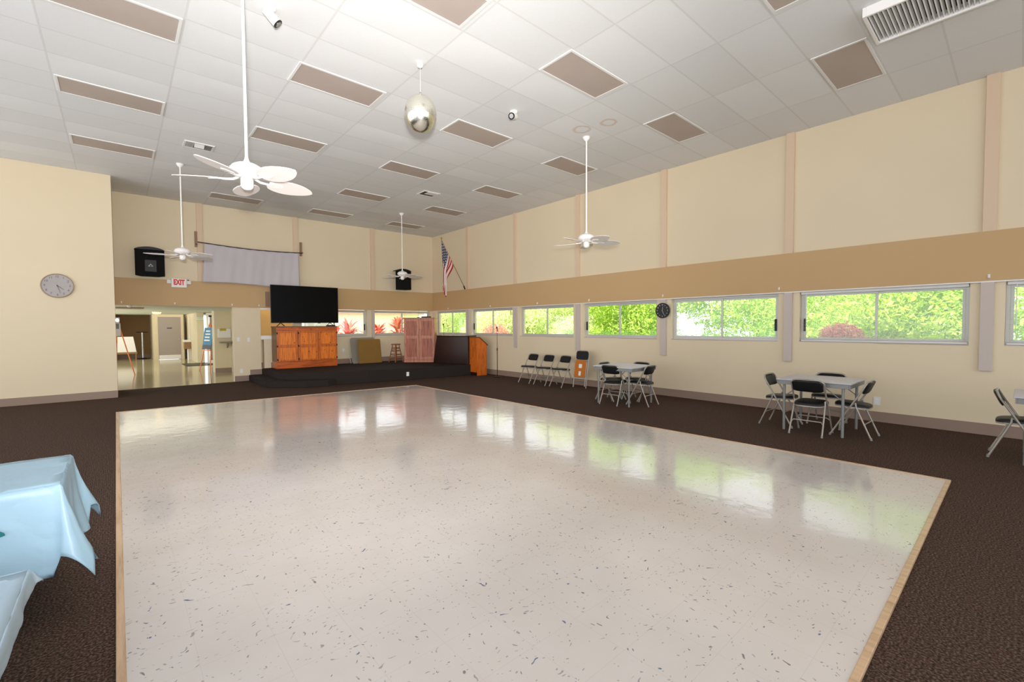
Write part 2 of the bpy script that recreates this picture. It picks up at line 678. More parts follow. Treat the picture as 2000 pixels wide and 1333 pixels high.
# right wall: lower part, upper part and piers between windows
m = box((0, YF, 0), (0.22, 0.3, SILL))
m.box((0, YF, HEAD), (0.22, 0.3, H))
PW = 0.17
for y in [0.1 - PW] + posts_y:
    m.box((0, y - PW, SILL), (0.22, (y + PW) if y < -0.2 else 0.3, HEAD))
struct(m.build('wall_right', M['wall']), 'cream wall on the right with a long row of low windows', 'wall')
# back wall
OPX0, OPX1, OPZ = -9.12, -6.59, 2.14
m = box((OPX0 - 0.2, 0, OPZ), (0, 0.2, H))
m.box((OPX1, 0, 0), (-5.90, 0.2, OPZ))
m.box((-3.62 - 2.2, 0, 0), (0, 0.2, SILL))            # under back windows
m.box((-2.62 + 0.0, 0, SILL), (-2.38, 0.2, OPZ))
m.box((-0.12, 0, SILL), (0, 0.2, OPZ))
m.box((-4.98, 0, SILL), (-4.80, 0.2, OPZ))
struct(m.build('wall_back', M['wall']), 'cream back wall above the opening, the stage and the low windows', 'wall')
# left projecting wall
struct(box((XL, -1.5, 0), (OPX0, -1.3, H)).build('wall_left', M['wall']), 'cream wall at the left carrying the oval looking grey clock', 'wall')
struct(box((OPX0 - 0.2, -1.3, 0), (OPX0, 0.0, H)).build('wall_return', M['wall']), 'short cream return wall beside the foyer opening', 'wall')

# tan band
BT, BB = 2.83, 2.145
m = box((-0.05, YF, BB), (0, -0.05, BT))
struct(m.build('trim_2', M['band']), 'wide tan band along the right wall above the windows', 'trim')
struct(box((OPX0, -0.05, BB), (0, 0, BT)).build('trim_3', M['band']), 'wide tan band along the back wall', 'trim')
# thin pale edge under band (right)
struct(box((-0.045, YF, BB - 0.018), (0.0, -0.05, BB)).build('trim_4', M['white']), 'thin white strip under the tan band on the right', 'trim')

# posts, upper and lower
k = 5
for i, y in enumerate(posts_y[:6]):
    o = box((-0.05, y - .065, BT), (0, y + .065, H)).build('trim_%d' % k, M['post'])
    struct(o, 'pinkish vertical post strip above the band on the right wall', 'trim'); k += 1
    o = box((-0.05, y - .065, 0.90), (0, y + .065, BB - .018)).build('trim_%d' % k, M['lowpost'])
    struct(o, 'grey post strip hanging between windows on the right wall', 'trim'); k += 1
for x in (-7.34, -4.89, -2.41):
    o = box((x - .065, -0.05, BT), (x + .065, 0, H)).build('trim_%d' % k, M['post'])
    struct(o, 'pinkish vertical post strip on the back wall', 'trim'); k += 1
o = box((-2.41 - .05, -0.04, 1.12), (-2.41 + .05, 0, BB)).build('trim_%d' % k, M['lowpost'])
struct(o, 'grey post strip between the two back windows', 'trim'); k += 1

# baseboards
struct(box((-0.015, YF, 0), (0, -0.02, 0.16)).build('baseboard_right', M['base']), 'taupe baseboard of the right wall', 'baseboard')
struct(box((XL, -1.515, 0), (OPX0 + .0, -1.5, 0.16)).build('baseboard_left', M['base']), 'taupe baseboard of the left wall', 'baseboard')
m = box((OPX1, -0.015, 0), (-6.2, 0, 0.16))
m.box((-6.2, -0.015, .17), (-5.90, 0, 0.32))
m.box((-5.86, 0.186, .34), (-5.64, 0.2, .50))
m.box((-5.64, -0.015, .34), (-0.02, 0, .50))
struct(m.build('baseboard_back', M['base']), 'taupe baseboard stepping up over the stage', 'baseboard')
# serving opening beside the pier, left of the cabinet
m = box((-5.90, 0.2, 0), (-5.60, 0.26, 1.22))
m.box((-5.90, 0.9, 0), (-4.7, 0.96, 2.14))
struct(m.build('wall_alcove', M['wall']), 'cream wall inside the narrow serving opening beside the cabinet', 'wall')
struct(box((-5.90, -0.03, 1.20), (-5.62, 0.3, 1.31)).build('trim_%d' % k, M['white']), 'pale counter ledge of the serving opening', 'trim'); k += 1
struct(box((-5.90, -0.02, 2.09), (-4.98, 0.02, 2.135)).build('trim_%d' % k, M['white']), 'thin white strip over the serving opening', 'trim'); k += 1
m = box((-5.80, 0.6, 1.25), (-4.7, 0.66, 2.14))
struct(m.build('wall_alcove_panel', paint('ochre_panel', (226, 184, 116), 0.5, 0.04)), 'ochre yellow panel seen through the serving opening', 'wall')

# wall under/side of stage etc: stage steps
ZS = 0.34
up = [(-5.90, -0.02), (-5.90, -1.90), (-5.80, -2.05), (-4.87, -2.67), (-3.87, -2.93), (-2.68, -3.08), (-0.62, -3.30), (-0.05, -3.32), (-0.05, -0.02)]
lo = [(-6.24, -0.02), (-6.24, -2.05), (-6.14, -2.22), (-5.50, -2.78), (-4.95, -2.86), (-4.72, -2.77), (-4.90, -2.60), (-5.86, -1.95), (-5.90, -0.02)]
t = thing('stage', (-3, -1.5, 0), 'low charcoal carpeted stage with an angled front in the far corner', 'stage')
MB().prism([(x + 3, y + 1.5) for x, y in up], 0, ZS).build('platform', M['stage_carpet'], t, 0.015)
MB().prism([(x + 3, y + 1.5) for x, y in lo], 0, ZS / 2).build('step', M['stage_carpet'], t, 0.012)


def outlet(loc, face, label, group=None, w=0.075, h=0.118, kind='wall_outlet'):
    rz = {'-x': R(-90), '-y': 0}[face] if isinstance(face, str) else face
    t = thing(kind, loc, label, 'outlet', group, rz)
    box((-w / 2, -0.008, -h / 2), (w / 2, 0, h / 2)).build('cover_plate', M['white_matte'], t, 0.002)
    m = MB()
    if kind == 'wall_outlet':
        for z in (-.024, .024):
            m.box((-.016, -.011, z - .014), (.016, -.007, z + .014))
    else:
        m.box((-.006, -.02, -.012), (.006, -.007, .012))
    m.build('socket', M['white'], t, 0.001)
    return t


outlet((0, -13.42, .33), '-x', 'white power outlet on the right wall beside the middle card table', w=.09, h=.13)
_o = outlet((-2.74, -3.073, .17), R(-7), 'white power outlet on the dark front of the stage', w=.08, h=.12)
outlet((-6.42, 0, .30), '-y', 'pale outlet low on the pier beside the foyer opening')
outlet((-6.48, 0, 1.22), '-y', 'left light switch on the cream pier', 'light switches on the pier', kind='light_switch')
outlet((-6.22, 0, 1.20), '-y', 'right light switch on the cream pier', 'light switches on the pier', kind='light_switch')
outlet((-3.45, 0, .78), '-y', 'small outlet on the back wall between pine cabinet and folded tables')


# ---------------------------------------------------------------- windows
def window(n, cx, cy, axis, length, label, blinds=False, latch=None, x=0.10):
    """axis 'y' = in right wall (runs along y), 'x' = in back wall"""
    t = bpy.data.objects.new('window_%d' % n, None)
    C.objects.link(t)
    t.location = (cx, cy, 0)
    # local: x along the wall, y outward
    t.rotation_euler.z = R(-90) if axis == 'y' else 0
    struct(t, label, 'window')
    L = length / 2
    d0 = x - 0.02
    fw = 0.045
    m = MB()
    m.box((-L, d0, SILL), (L, d0 + .05, SILL + fw)); m.box((-L, d0, HEAD - fw), (L, d0 + .05, HEAD))
    m.box((-L, d0, SILL + fw), (-L + fw, d0 + .05, HEAD - fw)); m.box((L - fw, d0, SILL + fw), (L, d0 + .05, HEAD - fw))
    m.build('window_frame', M['alu'], t, 0.003)
    for sgn in (-1, 1):
        a, b = (-L + fw, 0.02) if sgn < 0 else (-0.02, L - fw)
        yy = d0 + (0.004 if sgn < 0 else 0.024)
        m = MB()
        z0, z1 = SILL + fw, HEAD - fw
        w = 0.035
        m.box((a, yy, z0), (b, yy + .02, z0 + w)); m.box((a, yy, z1 - w), (b, yy + .02, z1))
        m.box((a, yy, z0 + w), (a + w, yy + .02, z1 - w)); m.box((b - w, yy, z0 + w), (b, yy + .02, z1 - w))
        s = m.build('sash', M['alu'], t, 0.002)
        box((a + w, yy + .008, z0 + w), (b - w, yy + .012, z1 - w)).build('pane', M['glass'], s)
    m = box((-L, 0.0, SILL - .005), (L, d0, SILL + .012))
    m.build('window_sill', M['lowpost'], t)
    if latch is not None:
        xx = latch * (L - fw - .02)
        box((xx - .014, d0 - .03, 1.44), (xx + .014, d0 + .004, 1.66)).build('latch', M['black'], t, 0.003)['label'] = 'black latch'
    if blinds:
        m = MB()
        nz = 34
        for q in range(nz):
            z = SILL + .05 + q * (HEAD - SILL - .1) / nz
            m.box((-L + .02, .026, z), (L - .02, .050, z + .0012), rot=(R(3), 0, 0))
        m.build('blind_slats', M['white_matte'], t)
        box((-L + .015, .02, HEAD - .045), (L - .015, .055, HEAD - .005)).build('blind_headrail', M['white_matte'], t)
        box((-L + .02, .026, SILL + .018), (L - .02, .05, SILL + .034)).build('blind_bottom_rail', M['white_matte'], t)
        MB().cyl((-L + .1, .018, HEAD - .04), (-L + .1, .018, 1.52), .005, n=6).build('blind_wand', M['white_matte'], t)
    return t


wn = 1
edges = [0.1 - PW + 0.0] + posts_y
for i in range(len(edges) - 1):
    a, b = edges[i] - PW, edges[i + 1] + PW
    blinds = i in (5, 6)
    lat = {1: -1, 2: None, 3: -1, 4: 1, 5: -1}.get(i)
    names = ['aluminium slider window nearest the far corner', 'aluminium slider window behind the microphone stand', 'aluminium slider window above the row of wall chairs',
             'aluminium slider window with vivid green foliage left of the black clock', 'aluminium slider window right of the black clock',
             'wide window with white mini blinds and a pinkish shrub outside', 'blinded window cut by the right edge of the view', 'window further right outside the view']
    window(wn, 0, (a + b) / 2, 'y', abs(a - b), names[i], blinds, lat)
    wn += 1
window(wn, -1.25, 0, 'x', 2.38 - .12 - 0.0, 'back wall window partly behind the rosy wardrobe'); wn += 1
window(wn, (-4.80 - 2.62) / 2, 0, 'x', 4.80 - 2.62, 'back wall window beside the television with reddish plants outside', latch=1); wn += 1

# small white hooks along lower edge of band
hook = None
hooks = [(-9.0, None), (-7.93, None), (-6.62, None), (-5.94, None), (-5.0, None), (None, -1.15), (None, -3.6), (None, -5.76), (None, -7.63), (None, -9.69), (None, -12.0), (None, -14.61)]
for q, (hx, hy) in enumerate(hooks):
    if hook is None:
        t = thing('cup_hook', (0, 0, 0), '', 'hook')
        m = box((-.012, -.006, -.02), (.012, 0, .03))
        m.build('hook_plate', M['white'], t)
        MB().tube([(0, -.004, .02), (0, -.02, .005), (0, -.028, -.015), (0, -.015, -.028), (0, -.006, -.02)], .005, 6).build('hook_arm', M['white'], t)
        hook = t
    else:
        t = copy_tree(hook)
    t['group'] = 'small white hooks along the tan band'
    if hx is not None:
        t.location = (hx, -.05, BB + .06)
        t.rotation_euler.z = 0
        t['label'] = 'small white hook on the tan band of the back wall, number %s from the left' % ['one', 'two', 'three', 'four', 'five'][q]
    else:
        t.location = (-.05, hy, BB + .06)
        t.rotation_euler.z = R(-90)
        t['label'] = 'small white hook on the right wall band, ' + ['over the corner window', 'between the first and second posts', 'over the microphone side window', 'above the folded chair', 'just above the black clock', 'beside the wide blinded window', 'at the last post on the right'][q - 5]


# ================================================================== CEILING THINGS
def troffer(x, y, label):
    # x = right edge, y = near edge (aperture)
    t = thing('ceiling_light', (x - .56, y + .2575, H), label, 'ceiling light', 'unlit fluorescent ceiling lights')
    w, l = .56, .2575
    m = MB()
    e = .028
    m.box((-w - e, -l - e, -.012), (w + e, -l, 0)); m.box((-w - e, l, -.012), (w + e, l + e, 0))
    m.box((-w - e, -l, -.012), (-w, l, 0)); m.box((w, -l, -.012), (w + e, l, 0))
    m.build('frame', M['white_matte'], t)
    box((-w, -l, -.006), (w, l, -.001)).build('diffuser', M['diffuser'], t)
    return t


cols = {'A': -1.20, 'B': -3.665, 'C': -6.10, 'D': -8.485}
colname = {'A': 'row nearest the windows', 'B': 'second row from the windows', 'C': 'third row from the windows', 'D': 'row farthest from the windows'}
ordn = ['nearest the camera', 'second from the camera', 'third from the camera', 'fourth from the camera', 'fifth from the camera', 'farthest from the camera']
for c, rows in (('A', range(0, 6)), ('B', range(0, 6)), ('C', range(1, 6)), ('D', range(2, 5))):
    for rr in rows:
        troffer(cols[c], -13.61 + 2.428 * rr, 'unlit taupe ceiling light panel in the %s, %s' % (colname[c], ordn[rr - (list(rows)[0]) if c != 'A' and c != 'B' else rr]))


def fan(loc, base, label, rod=1.72):
    t = thing('ceiling_fan', (loc[0], loc[1], H), label, 'ceiling fan', 'white ceiling fans on long rods')
    MB().lathe([(.02, 0), (.066, 0), (.066, -.02), (.045, -.055), (.02, -.075), (.014, -.08)], 20).build('canopy', M['white'], t)
    MB().cyl((0, 0, -.06), (0, 0, -rod), .0135, n=12).build('downrod', M['white'], t)
    zt = -rod
    MB().lathe([(.014, zt + .05), (.022, zt + .02), (.04, zt - .01), (.085, zt - .018), (.125, zt - .04), (.145, zt - .07), (.147, zt - .095), (.13, zt - .12), (.10, zt - .14), (.085, zt - .15), (.05, zt - .152)], 28).build('motor_housing', M['white'], t)
    MB().lathe([(.05, zt - .15), (.056, zt - .152), (.056, zt - .225), (.048, zt - .245), (.03, zt - .262), (.0, zt - .266)], 24).build('switch_housing', M['white'], t)
    for q in range(5):
        a = R(base + 72 * q)
        # blade local along +x
        prof = []
        n = 22
        for i in range(n):
            tt = i / (n - 1)
            xx = .195 + .445 * tt
            wv = .125 * math.sin(math.pi * (tt * .93 + .07) ** .88) ** .62 if 0 < tt < 1 else (.045 if tt == 0 else .0)
            prof.append((xx, wv))
        pts = [(x, w) for x, w in prof] + [(x, -w) for x, w in reversed(prof[:-1])]
        rot = Matrix.Rotation(a, 4, 'Z') @ Matrix.Translation((0, 0, zt - .165)) @ Matrix.Rotation(R(-13), 4, 'X')
        b = MB().prism(pts, -.003, .003, lambda v: rot @ v).build('blade', M['fanblade'], t)
        rot2 = Matrix.Rotation(a, 4, 'Z')
        m = MB()
        p = [Vector((.075, 0, zt - .145)), Vector((.12, 0, zt - .165)), Vector((.17, 0, zt - .168)), Vector((.22, 0, zt - .168))]
        m.tube([rot2 @ q_ for q_ in p], [.012, .012, .011, .010], 8)
        m.prism([(.20, -.03), (.24, -.045), (.33, -.018), (.33, .018), (.24, .045), (.20, .03)], -.009, -.003, lambda v: rot @ v)
        m.build('blade_bracket', M['white'], b)
    return t


fan((-8.10, -9.93), 80, 'white ceiling fan nearest the camera, large at upper left', 1.79)
fan((-8.03, -3.37), 28, 'white ceiling fan before the left black speaker and exit sign')
fan((-2.62, -2.60), 60, 'white ceiling fan before the right black speaker in the far corner')
fan((-2.66, -9.68), 39, 'white ceiling fan by the right wall under the brown ceiling rings')

# mirror ball
t = thing('mirror_ball', (-6.07, -9.74, H), 'silvery mirror ball hanging on a thin cord from the ceiling', 'mirror ball')
MB().lathe([(.0, -.06), (.03, -.055), (.042, -.03), (.044, 0), (.03, 0)], 20).build('motor_cap', M['white'], t)
MB().cyl((0, 0, -.05), (0, 0, -.385), .003, n=6).build('cord', M['white_matte'], t)
MB().cyl((0, 0, -.37), (0, 0, -.41), .012, n=8).build('hanging_cap', M['pipe'], t)
bm_ = MB()
nr, ns = 44, 72
vs = []
fs = []
rb = .203
for i in range(nr):
    t0 = math.pi * i / nr
    t1 = math.pi * (i + 1) / nr
    cnt = max(6, int(ns * math.sin((t0 + t1) / 2)))
    for jn in range(cnt):
        p0 = 2 * math.pi * jn / cnt
        p1 = 2 * math.pi * (jn + .96) / cnt
        o = len(vs)
        tt0, tt1 = t0 + .002, t1 - .002
        for (tt, pp) in ((tt0, p0), (tt0, p1), (tt1, p1), (tt1, p0)):
            vs.append((rb * math.sin(tt) * math.cos(pp), rb * math.sin(tt) * math.sin(pp), -.64 + 1.16 * rb * math.cos(tt)))
        fs.append((o, o + 1, o + 2, o + 3))
bm_.add(vs, fs)
bm_.build('mirror_tiles', M['mirror'], t)
m = MB()
m.lathe([(max(.001, .199 * math.sin(math.pi * i / 24)), -.64 + 1.16 * .199 * math.cos(math.pi * i / 24)) for i in range(25)], 36)
m.build('ball_core', M['pipe'], t)


def spotlight(loc, aim, label):
    t = thing('ceiling_spotlight', (loc[0], loc[1], H), label, 'spotlight', 'white ceiling spotlights')
    MB().lathe([(.0, -.03), (.05, -.028), (.062, -.012), (.064, 0), (.03, 0)], 24).build('base', M['white'], t)
    d = Vector(aim).normalized()
    p0 = Vector((0, 0, -.075)) - d * .055
    p1 = p0 + d * .15
    MB().cyl((0, 0, -.02), (0, 0, -.08), .012, n=10).build('swivel', M['white'], t)
    MB().cyl(p0, p1, .045, .05, 24).build('lamp_head', M['white'], t)
    r = MB().cyl(p1, p1 + d * .012, .051, .051, 24).build('black_rim', M['black'], t)
    MB().cyl(p1 + d * .006, p1 + d * .015, .034, .034, 20).build('lens', M['pipe'], t)
    return t


spotlight((-7.78, -9.59), (.75, -.15, -.75), 'white ceiling spotlight tilted down, right of the nearest fan rod')
spotlight((-4.29, -9.55), (-.85, -.42, -.35), 'small white ceiling spotlight with dark lens facing the mirror ball')


def vent(x, y, w, l, label, open_side):
    t = thing('ceiling_vent', (x, y, H), label, 'vent')
    m = MB()
    e = .03
    m.box((-w - e, -l - e, -.014), (w + e, -l, 0)); m.box((-w - e, l, -.014), (w + e, l + e, 0))
    m.box((-w - e, -l, -.014), (-w, l, 0)); m.box((w, -l, -.014), (w + e, l, 0))
    m.build('frame', M['white_matte'], t)
    box((-w, -l, -.003), (w, l, -.001)).build('backing', M['black'], t)
    m = MB()
    if open_side == 'mid':
        for q in range(7):
            for sx in (-1, 1):
                xx = sx * (w - .012 - q * .017)
                m.box((xx - .0015, -l, -.016), (xx + .0015, l, -.003), rot=(0, R(25 * sx), 0))
        m.box((-w + .125, -l, -.022), (w - .125, -l * .1, -.012), rot=(R(-25), 0, 0))
    else:
        m.box((-w * .55, -l, -.02), (w * .95, l * .1, -.012))
        m.box((-w * .4, -l * .1, -.015), (w, l * .0, -.01))
    m.build('louvers', M['white_matte'], t)
    return t


vent(-7.86, -4.72, .20, .15, 'small louvered ceiling vent left of the nearest fan rod', 'mid')
vent(-3.03, -4.84, .20, .17, 'small ceiling vent near the far window corner', 'x')
# large air return diffuser near the right top
t = thing('air_diffuser', (-2.62, -14.25, H), 'deep white louvered air diffuser at the top right of the ceiling', 'vent')
w, l, e, d = .33, .5, .03, .10
m = MB()
m.box((-w - e, -l - e, -d), (w + e, -l, 0)); m.box((-w - e, l, -d), (w + e, l + e, 0))
m.box((-w - e, -l, -d), (-w, l, 0)); m.box((w, -l, -d), (w + e, l, 0))
m.build('housing', M['white'], t, 0.004)
box((-w, -l, -.012), (w, l, -.002)).build('dark_inside', M['black'], t)
m = MB()
for q in range(26):
    yy = -l + .02 + q * (2 * l - .04) / 25
    m.box((-w, yy - .002, -.085), (w, yy + .002, -.045), rot=(R(28), 0, 0))
m.build('louvers', M['white_matte'], t)

# ================================================================== BACK WALL THINGS
def speaker(x, label, logo):
    t = thing('loudspeaker', (x, 0, 2.88), label, 'speaker', 'black loudspeakers above the band')
    n = 14
    w, dp, h = .30, .34, .76
    front = []
    for i in range(n + 1):
        a = -1 + 2 * i / n
        front.append((a * w, -.38 + .05 * a * a))
    poly = [(-w * .6, -.06), (w * .6, -.06)] + [(fx, fy) for fx, fy in reversed(front)]
    m = MB().prism(poly, 0, .66)
    m.build('cabinet', M['blackfab'], t, .012)
    # domed top
    m = MB()
    prof = [(-w, .66)] + [(-w + 2 * w * i / 12, .66 + .075 * math.sin(math.pi * i / 12) ** .7) for i in range(1, 12)] + [(w, .66)]
    m.prism(prof, -.36, -.08, lambda v: Vector((v.x, v.z, v.y)))
    m.build('top', M['black'], t)
    box((-.06, -.07, .2), (.06, 0, .4)).build('wall_bracket', M['black'], t)
    if logo:
        p = box((-.11, -.392, .10), (.13, -.372, .40)).build('horn_panel', M['dark_grey'], t, .01)
        m = MB()
        for (cx, cz, s) in ((0.01, .285, .022), (-.018, .25, .022), (.038, .25, .022)):
            m.prism([(cx - s, cz - s * .8), (cx + s, cz - s * .8), (cx, cz + s)], -.396, -.39, lambda v: Vector((v.x, v.z, v.y)))
        m.build('emblem', M['screen_cloth'], p)
    return t


speaker(-8.43, 'black loudspeaker with small pale triangular emblem on the left back wall', True)
speaker(-1.38, 'plain black loudspeaker in the far corner behind a fan', False)

# projection sheet
t = thing('projection_screen', (-6.08, 0, 0), 'pale lilac projection sheet on a sagging dark rod between two wall brackets', 'screen')
pts = []
for i in range(25):
    a = i / 24
    pts.append((-1.33 + 2.66 * a, -.20, 3.875 - .03 * a - .05 * math.sin(math.pi * a)))
MB().tube(pts, .014, 8).build('rod', M['dark_grey'], t)
m = MB()
vs = []
fs = []
nu, nv = 60, 24
for j in range(nv + 1):
    for i in range(nu + 1):
        a, b = i / nu, j / nv
        zt = 3.865 - .03 * a - .05 * math.sin(math.pi * a)
        zb = 2.80 - .02 * a + .02 * math.sin(math.pi * 2 * a)
        xx = -1.17 + 2.40 * a - .07 * b * (1 - a) ** 4 + .02 * b * a ** 6
        yy = -.20 + .012 * math.sin(a * 23) * b + .006 * math.sin(a * 61 + b * 3)
        vs.append((xx, yy, zt + (zb - zt) * b))
for j in range(nv):
    for i in range(nu):
        o = j * (nu + 1) + i
        fs.append((o, o + 1, o + nu + 2, o + nu + 1))
m.add(vs, fs, True)
sh = m.build('sheet', M['screen_cloth'], t)
sh.modifiers.new('th', 'SOLIDIFY').thickness = .004
for sx, zt in ((-1.345, 4.18), (1.345, 4.20)):
    m = box((sx - .03, -.06, zt - .42), (sx + .03, 0, zt))
    m.box((sx - .012, -.22, zt - .36), (sx + .012, -.05, zt - .33))
    m.build('wall_bracket', M['brown_metal'], t)


# text helper
def text_mesh(txt, size, mat, name, parent, loc, rz=0, depth=.003, rx=R(90), bold=.015):
    cu = bpy.data.curves.new(name, 'FONT')
    cu.body = txt
    cu.size = size
    cu.extrude = depth
    cu.align_x = 'CENTER'
    cu.align_y = 'CENTER'
    cu.offset = size * bold
    o = bpy.data.objects.new(name, cu)
    C.objects.link(o)
    dg = bpy.context.evaluated_depsgraph_get()
    me = bpy.data.meshes.new_from_object(o.evaluated_get(dg))
    bpy.data.objects.remove(o)
    me.materials.clear()
    me.materials.append(mat)
    o = bpy.data.objects.new(name, me)
    C.objects.link(o)
    o.parent = parent
    o.location = loc
    o.rotation_euler = (rx, 0, rz)
    return o


t = thing('exit_sign', (-7.83, -.05, 2.75), 'white emergency exit sign with red letters on the tan band', 'exit sign')
box((-.165, -.06, -.115), (.165, 0, .115)).build('sign_box', M['white'], t, .005)
text_mesh('EXIT', .17, M['red'], 'lettering', t, (.0, -.062, .015), bold=.045).scale = (.68, 1.12, 1)
for sx in (-1, 1):
    m = box((sx * .215 - .045, -.06, -.02), (sx * .215 + .045, -.0, .075))
    m.build('emergency_lamp', M['white_matte'], t, .006)
MB().cyl((.2, -.03, .08), (.2, -.03, .1), .02, n=10).build('sensor', M['black'], t)

# vent panel on band left of TV
box((-5.77, -.062, 2.17), (-5.655, -.05, 2.62)).build('junction_cover', M['brown_metal'])
tag(bpy.data.objects['junction_cover'], 'taupe rectangular cover on the tan band left of the television', 'cover')

# clocks
def clock(loc, rz, r, face, rim, mark, label, hands, dark):
    t = thing('wall_clock', loc, label, 'clock', None, rz)
    def tf(v): return Vector((v.x, v.z, v.y))
    m = MB()
    n = 40
    m.cyl((0, 0, 0), (0, -.03, 0), r, r, n)
    m.build('case', rim, t, .004)
    MB().tube([(r * .97 * math.cos(2 * math.pi * i / n), -.032, r * .97 * math.sin(2 * math.pi * i / n)) for i in range(n)], r * .045, 6, True).build('rim', rim, t)
    MB().cyl((0, -.03, 0), (0, -.034, 0), r * .94, r * .94, n).build('dial', face, t)
    for i in range(12):
        a = 2 * math.pi * i / 12
        s_ = str(12 if i == 0 else i)
        text_mesh(s_, r * .24, mark, 'numeral', t, (r * .76 * math.sin(a), -.035, r * .76 * math.cos(a)), depth=.001)
    for (ang, ln, wd) in hands:
        a = R(ang)
        m = MB()
        d = Vector((math.sin(a), 0, math.cos(a)))
        pz = Vector((d.z, 0, -d.x))
        q = [-d * ln * .12 - pz * wd, -d * ln * .12 + pz * wd, d * ln + pz * wd * .4, d * ln - pz * wd * .4]
        m.add([v + Vector((0, -.038, 0)) for v in q] + [v + Vector((0, -.041, 0)) for v in q], [(0, 1, 2, 3), (7, 6, 5, 4), (0, 4, 5, 1), (1, 5, 6, 2), (2, 6, 7, 3), (3, 7, 4, 0)])
        m.build('hand', mark, t)
    return t


M['clock_grey'] = paint('brushed_grey_dial', (176, 168, 164), 0.45, 0.08, 4)
M['clock_rim'] = paint('taupe_clock_rim', (160, 142, 124), 0.35, 0.03, metal=0.2)
M['numeral_grey'] = paint('grey_numeral', (120, 112, 112), 0.5, 0.02)
clock((-10.015, -1.5, 2.46), 0, .25, M['clock_grey'], M['clock_rim'], M['numeral_grey'], 'round grey wall clock on the cream left wall', [(130, .13, .009), (165, .16, .006)], False)
M['dial_dark'] = paint('black_dial', (30, 30, 28), 0.3, 0.05)
clock((-.055, -9.70, 1.88), R(-90), .165, M['dial_dark'], M['black'], M['screen_cloth'], 'round black wall clock with pale numerals on a post between windows', [(10, .09, .006), (155, .10, .005)], True)

# flag
t = thing('wall_flag', (-.05, -2.2, 2.87), 'stars and stripes flag hanging from an angled pole on the right wall', 'flag')
tip = Vector((-1.12, -.30, 1.47))
MB().cyl((0, 0, 0), tuple(tip), .011, .010, 10).build('pole', M['brown_metal'], t)
MB().cyl((.0, 0, -.03), (-.06, -.017, .08), .022, .02, 12).build('pole_socket', M['black'], t)
dn = tip.normalized()
m = MB()
e0 = tip
m.lathe([(.0, .10), (.012, .09), (.016, .07), (.010, .05), (.014, .03), (.012, 0)], 12, e0)
# spread wings of the finial
for s_ in (-1, 1):
    m.add([e0 + Vector((0, 0, .05)), e0 + Vector((s_ * .045, .01, .095)), e0 + Vector((s_ * .03, -.005, .045)), e0 + Vector((0, .012, .05))], [(0, 1, 2), (3, 2, 1), (0, 3, 1), (0, 2, 3)])
m.build('eagle_finial', M['brass'], t)
nu, nv = 70, 52
vs = []
uvs = []
fs = []
hl = .92
for i in range(nu + 1):
    for j in range(nv + 1):
        u, v = i / nu, j / nv
        pole = tip * (1 - v * hl / tip.length * 1.0)
        s_ = min(1, u * 1.9)
        s_ = s_ * s_ * (3 - 2 * s_)
        z = pole.z - 1.42 * u * (1 - .22 * v)
        bund = Vector((tip.x + .02 + .20 * v * (1 - .35 * u), tip.y + .03 * v, 0))
        px = pole.x * (1 - s_) + bund.x * s_
        py = pole.y * (1 - s_) + bund.y * s_
        fold = math.sin(v * 17 + u * 2.2) * .045 * s_ + math.sin(v * 9 - u * 3) * .03 * s_
        px += .028 * math.sin(v * 21 + u) * s_
        vs.append((px + fold * .35, py + fold, z))
        uvs.append((u, v))
for i in range(nu):
    for j in range(nv):
        o = i * (nv + 1) + j
        fs.append((o, o + 1, o + nv + 2, o + nv + 1))
m = MB().add(vs, fs, True)
fo = m.build('flag_cloth', M['flag'], t)
ul = fo.data.uv_layers.new(name='UVMap')
for lp in fo.data.loops:
    ul.data[lp.index].uv = uvs[lp.vertex_index]
fo.modifiers.new('th', 'SOLIDIFY').thickness = .003

# ================================================================== STAGE THINGS
# pine cabinet
t = thing('pine_cabinet', (-4.75, -.33, ZS), 'orange knotty pine cabinet with six beadboard panels under the television', 'cabinet')
W2, D2, Hc = .875, .27, 1.25
m = box((-W2, -D2, .0), (W2, D2, .20))
m.build('plinth', M['pine_x'], t, .004)
m = box((-W2, -D2 + .02, .20), (W2, D2, Hc - .02))
m.build('carcass', M['pine_dark'], t, .003)
m = box((-W2 - .015, -D2 - .015, Hc - .03), (W2 + .015, D2 + .01, Hc))
m.build('top', M['pine_dark'], t, .004)
box((-W2, -D2, Hc - .13), (W2, -D2 + .02, Hc - .03)).build('top_rail', M['pine_x'], t, .002)
dw = 2 * W2 / 3
for c in range(3):
    x0 = -W2 + c * dw + .006
    x1 = x0 + dw - .012
    z0, z1 = .205, Hc - .135
    zm = (z0 + z1) / 2
    st = .065
    m = MB()
    m.box((x0, -D2 - .022, z0), (x0 + st, -D2, z1)); m.box((x1 - st, -D2 - .022, z0), (x1, -D2, z1))
    m.box((x0 + st, -D2 - .022, z0), (x1 - st, -D2, z0 + .05)); m.box((x0 + st, -D2 - .022, z1 - .06), (x1 - st, -D2, z1))
    m.box((x0 + st, -D2 - .022, zm - .045), (x1 - st, -D2, zm + .045))
    d = m.build('door', M['pine_z'], t, .003)
    for (a, b) in ((z0 + .05, zm - .045), (zm + .045, z1 - .06)):
        box((x0 + st, -D2 - .008, a), (x1 - st, -D2, b)).build('door_panel', M['pine_bead'], d)
    hx = x0 + .012 if c < 2 else x1 - .012
    for hz in (z0 + .06, zm, z1 - .07):
        m = box((hx - .016, -D2 - .03, hz - .025), (hx + .016, -D2 - .021, hz + .025))
        m.cyl((hx, -D2 - .032, hz - .03), (hx, -D2 - .032, hz + .03), .008, n=8)
        m.build('hinge', M['black'], d)
for kx in (-.31, .27):
    MB().cyl((kx, -D2 - .022, Hc - .08), (kx, -D2 + .0, Hc - .08), .016, n=12).build('latch_knob', M['brass'], t)

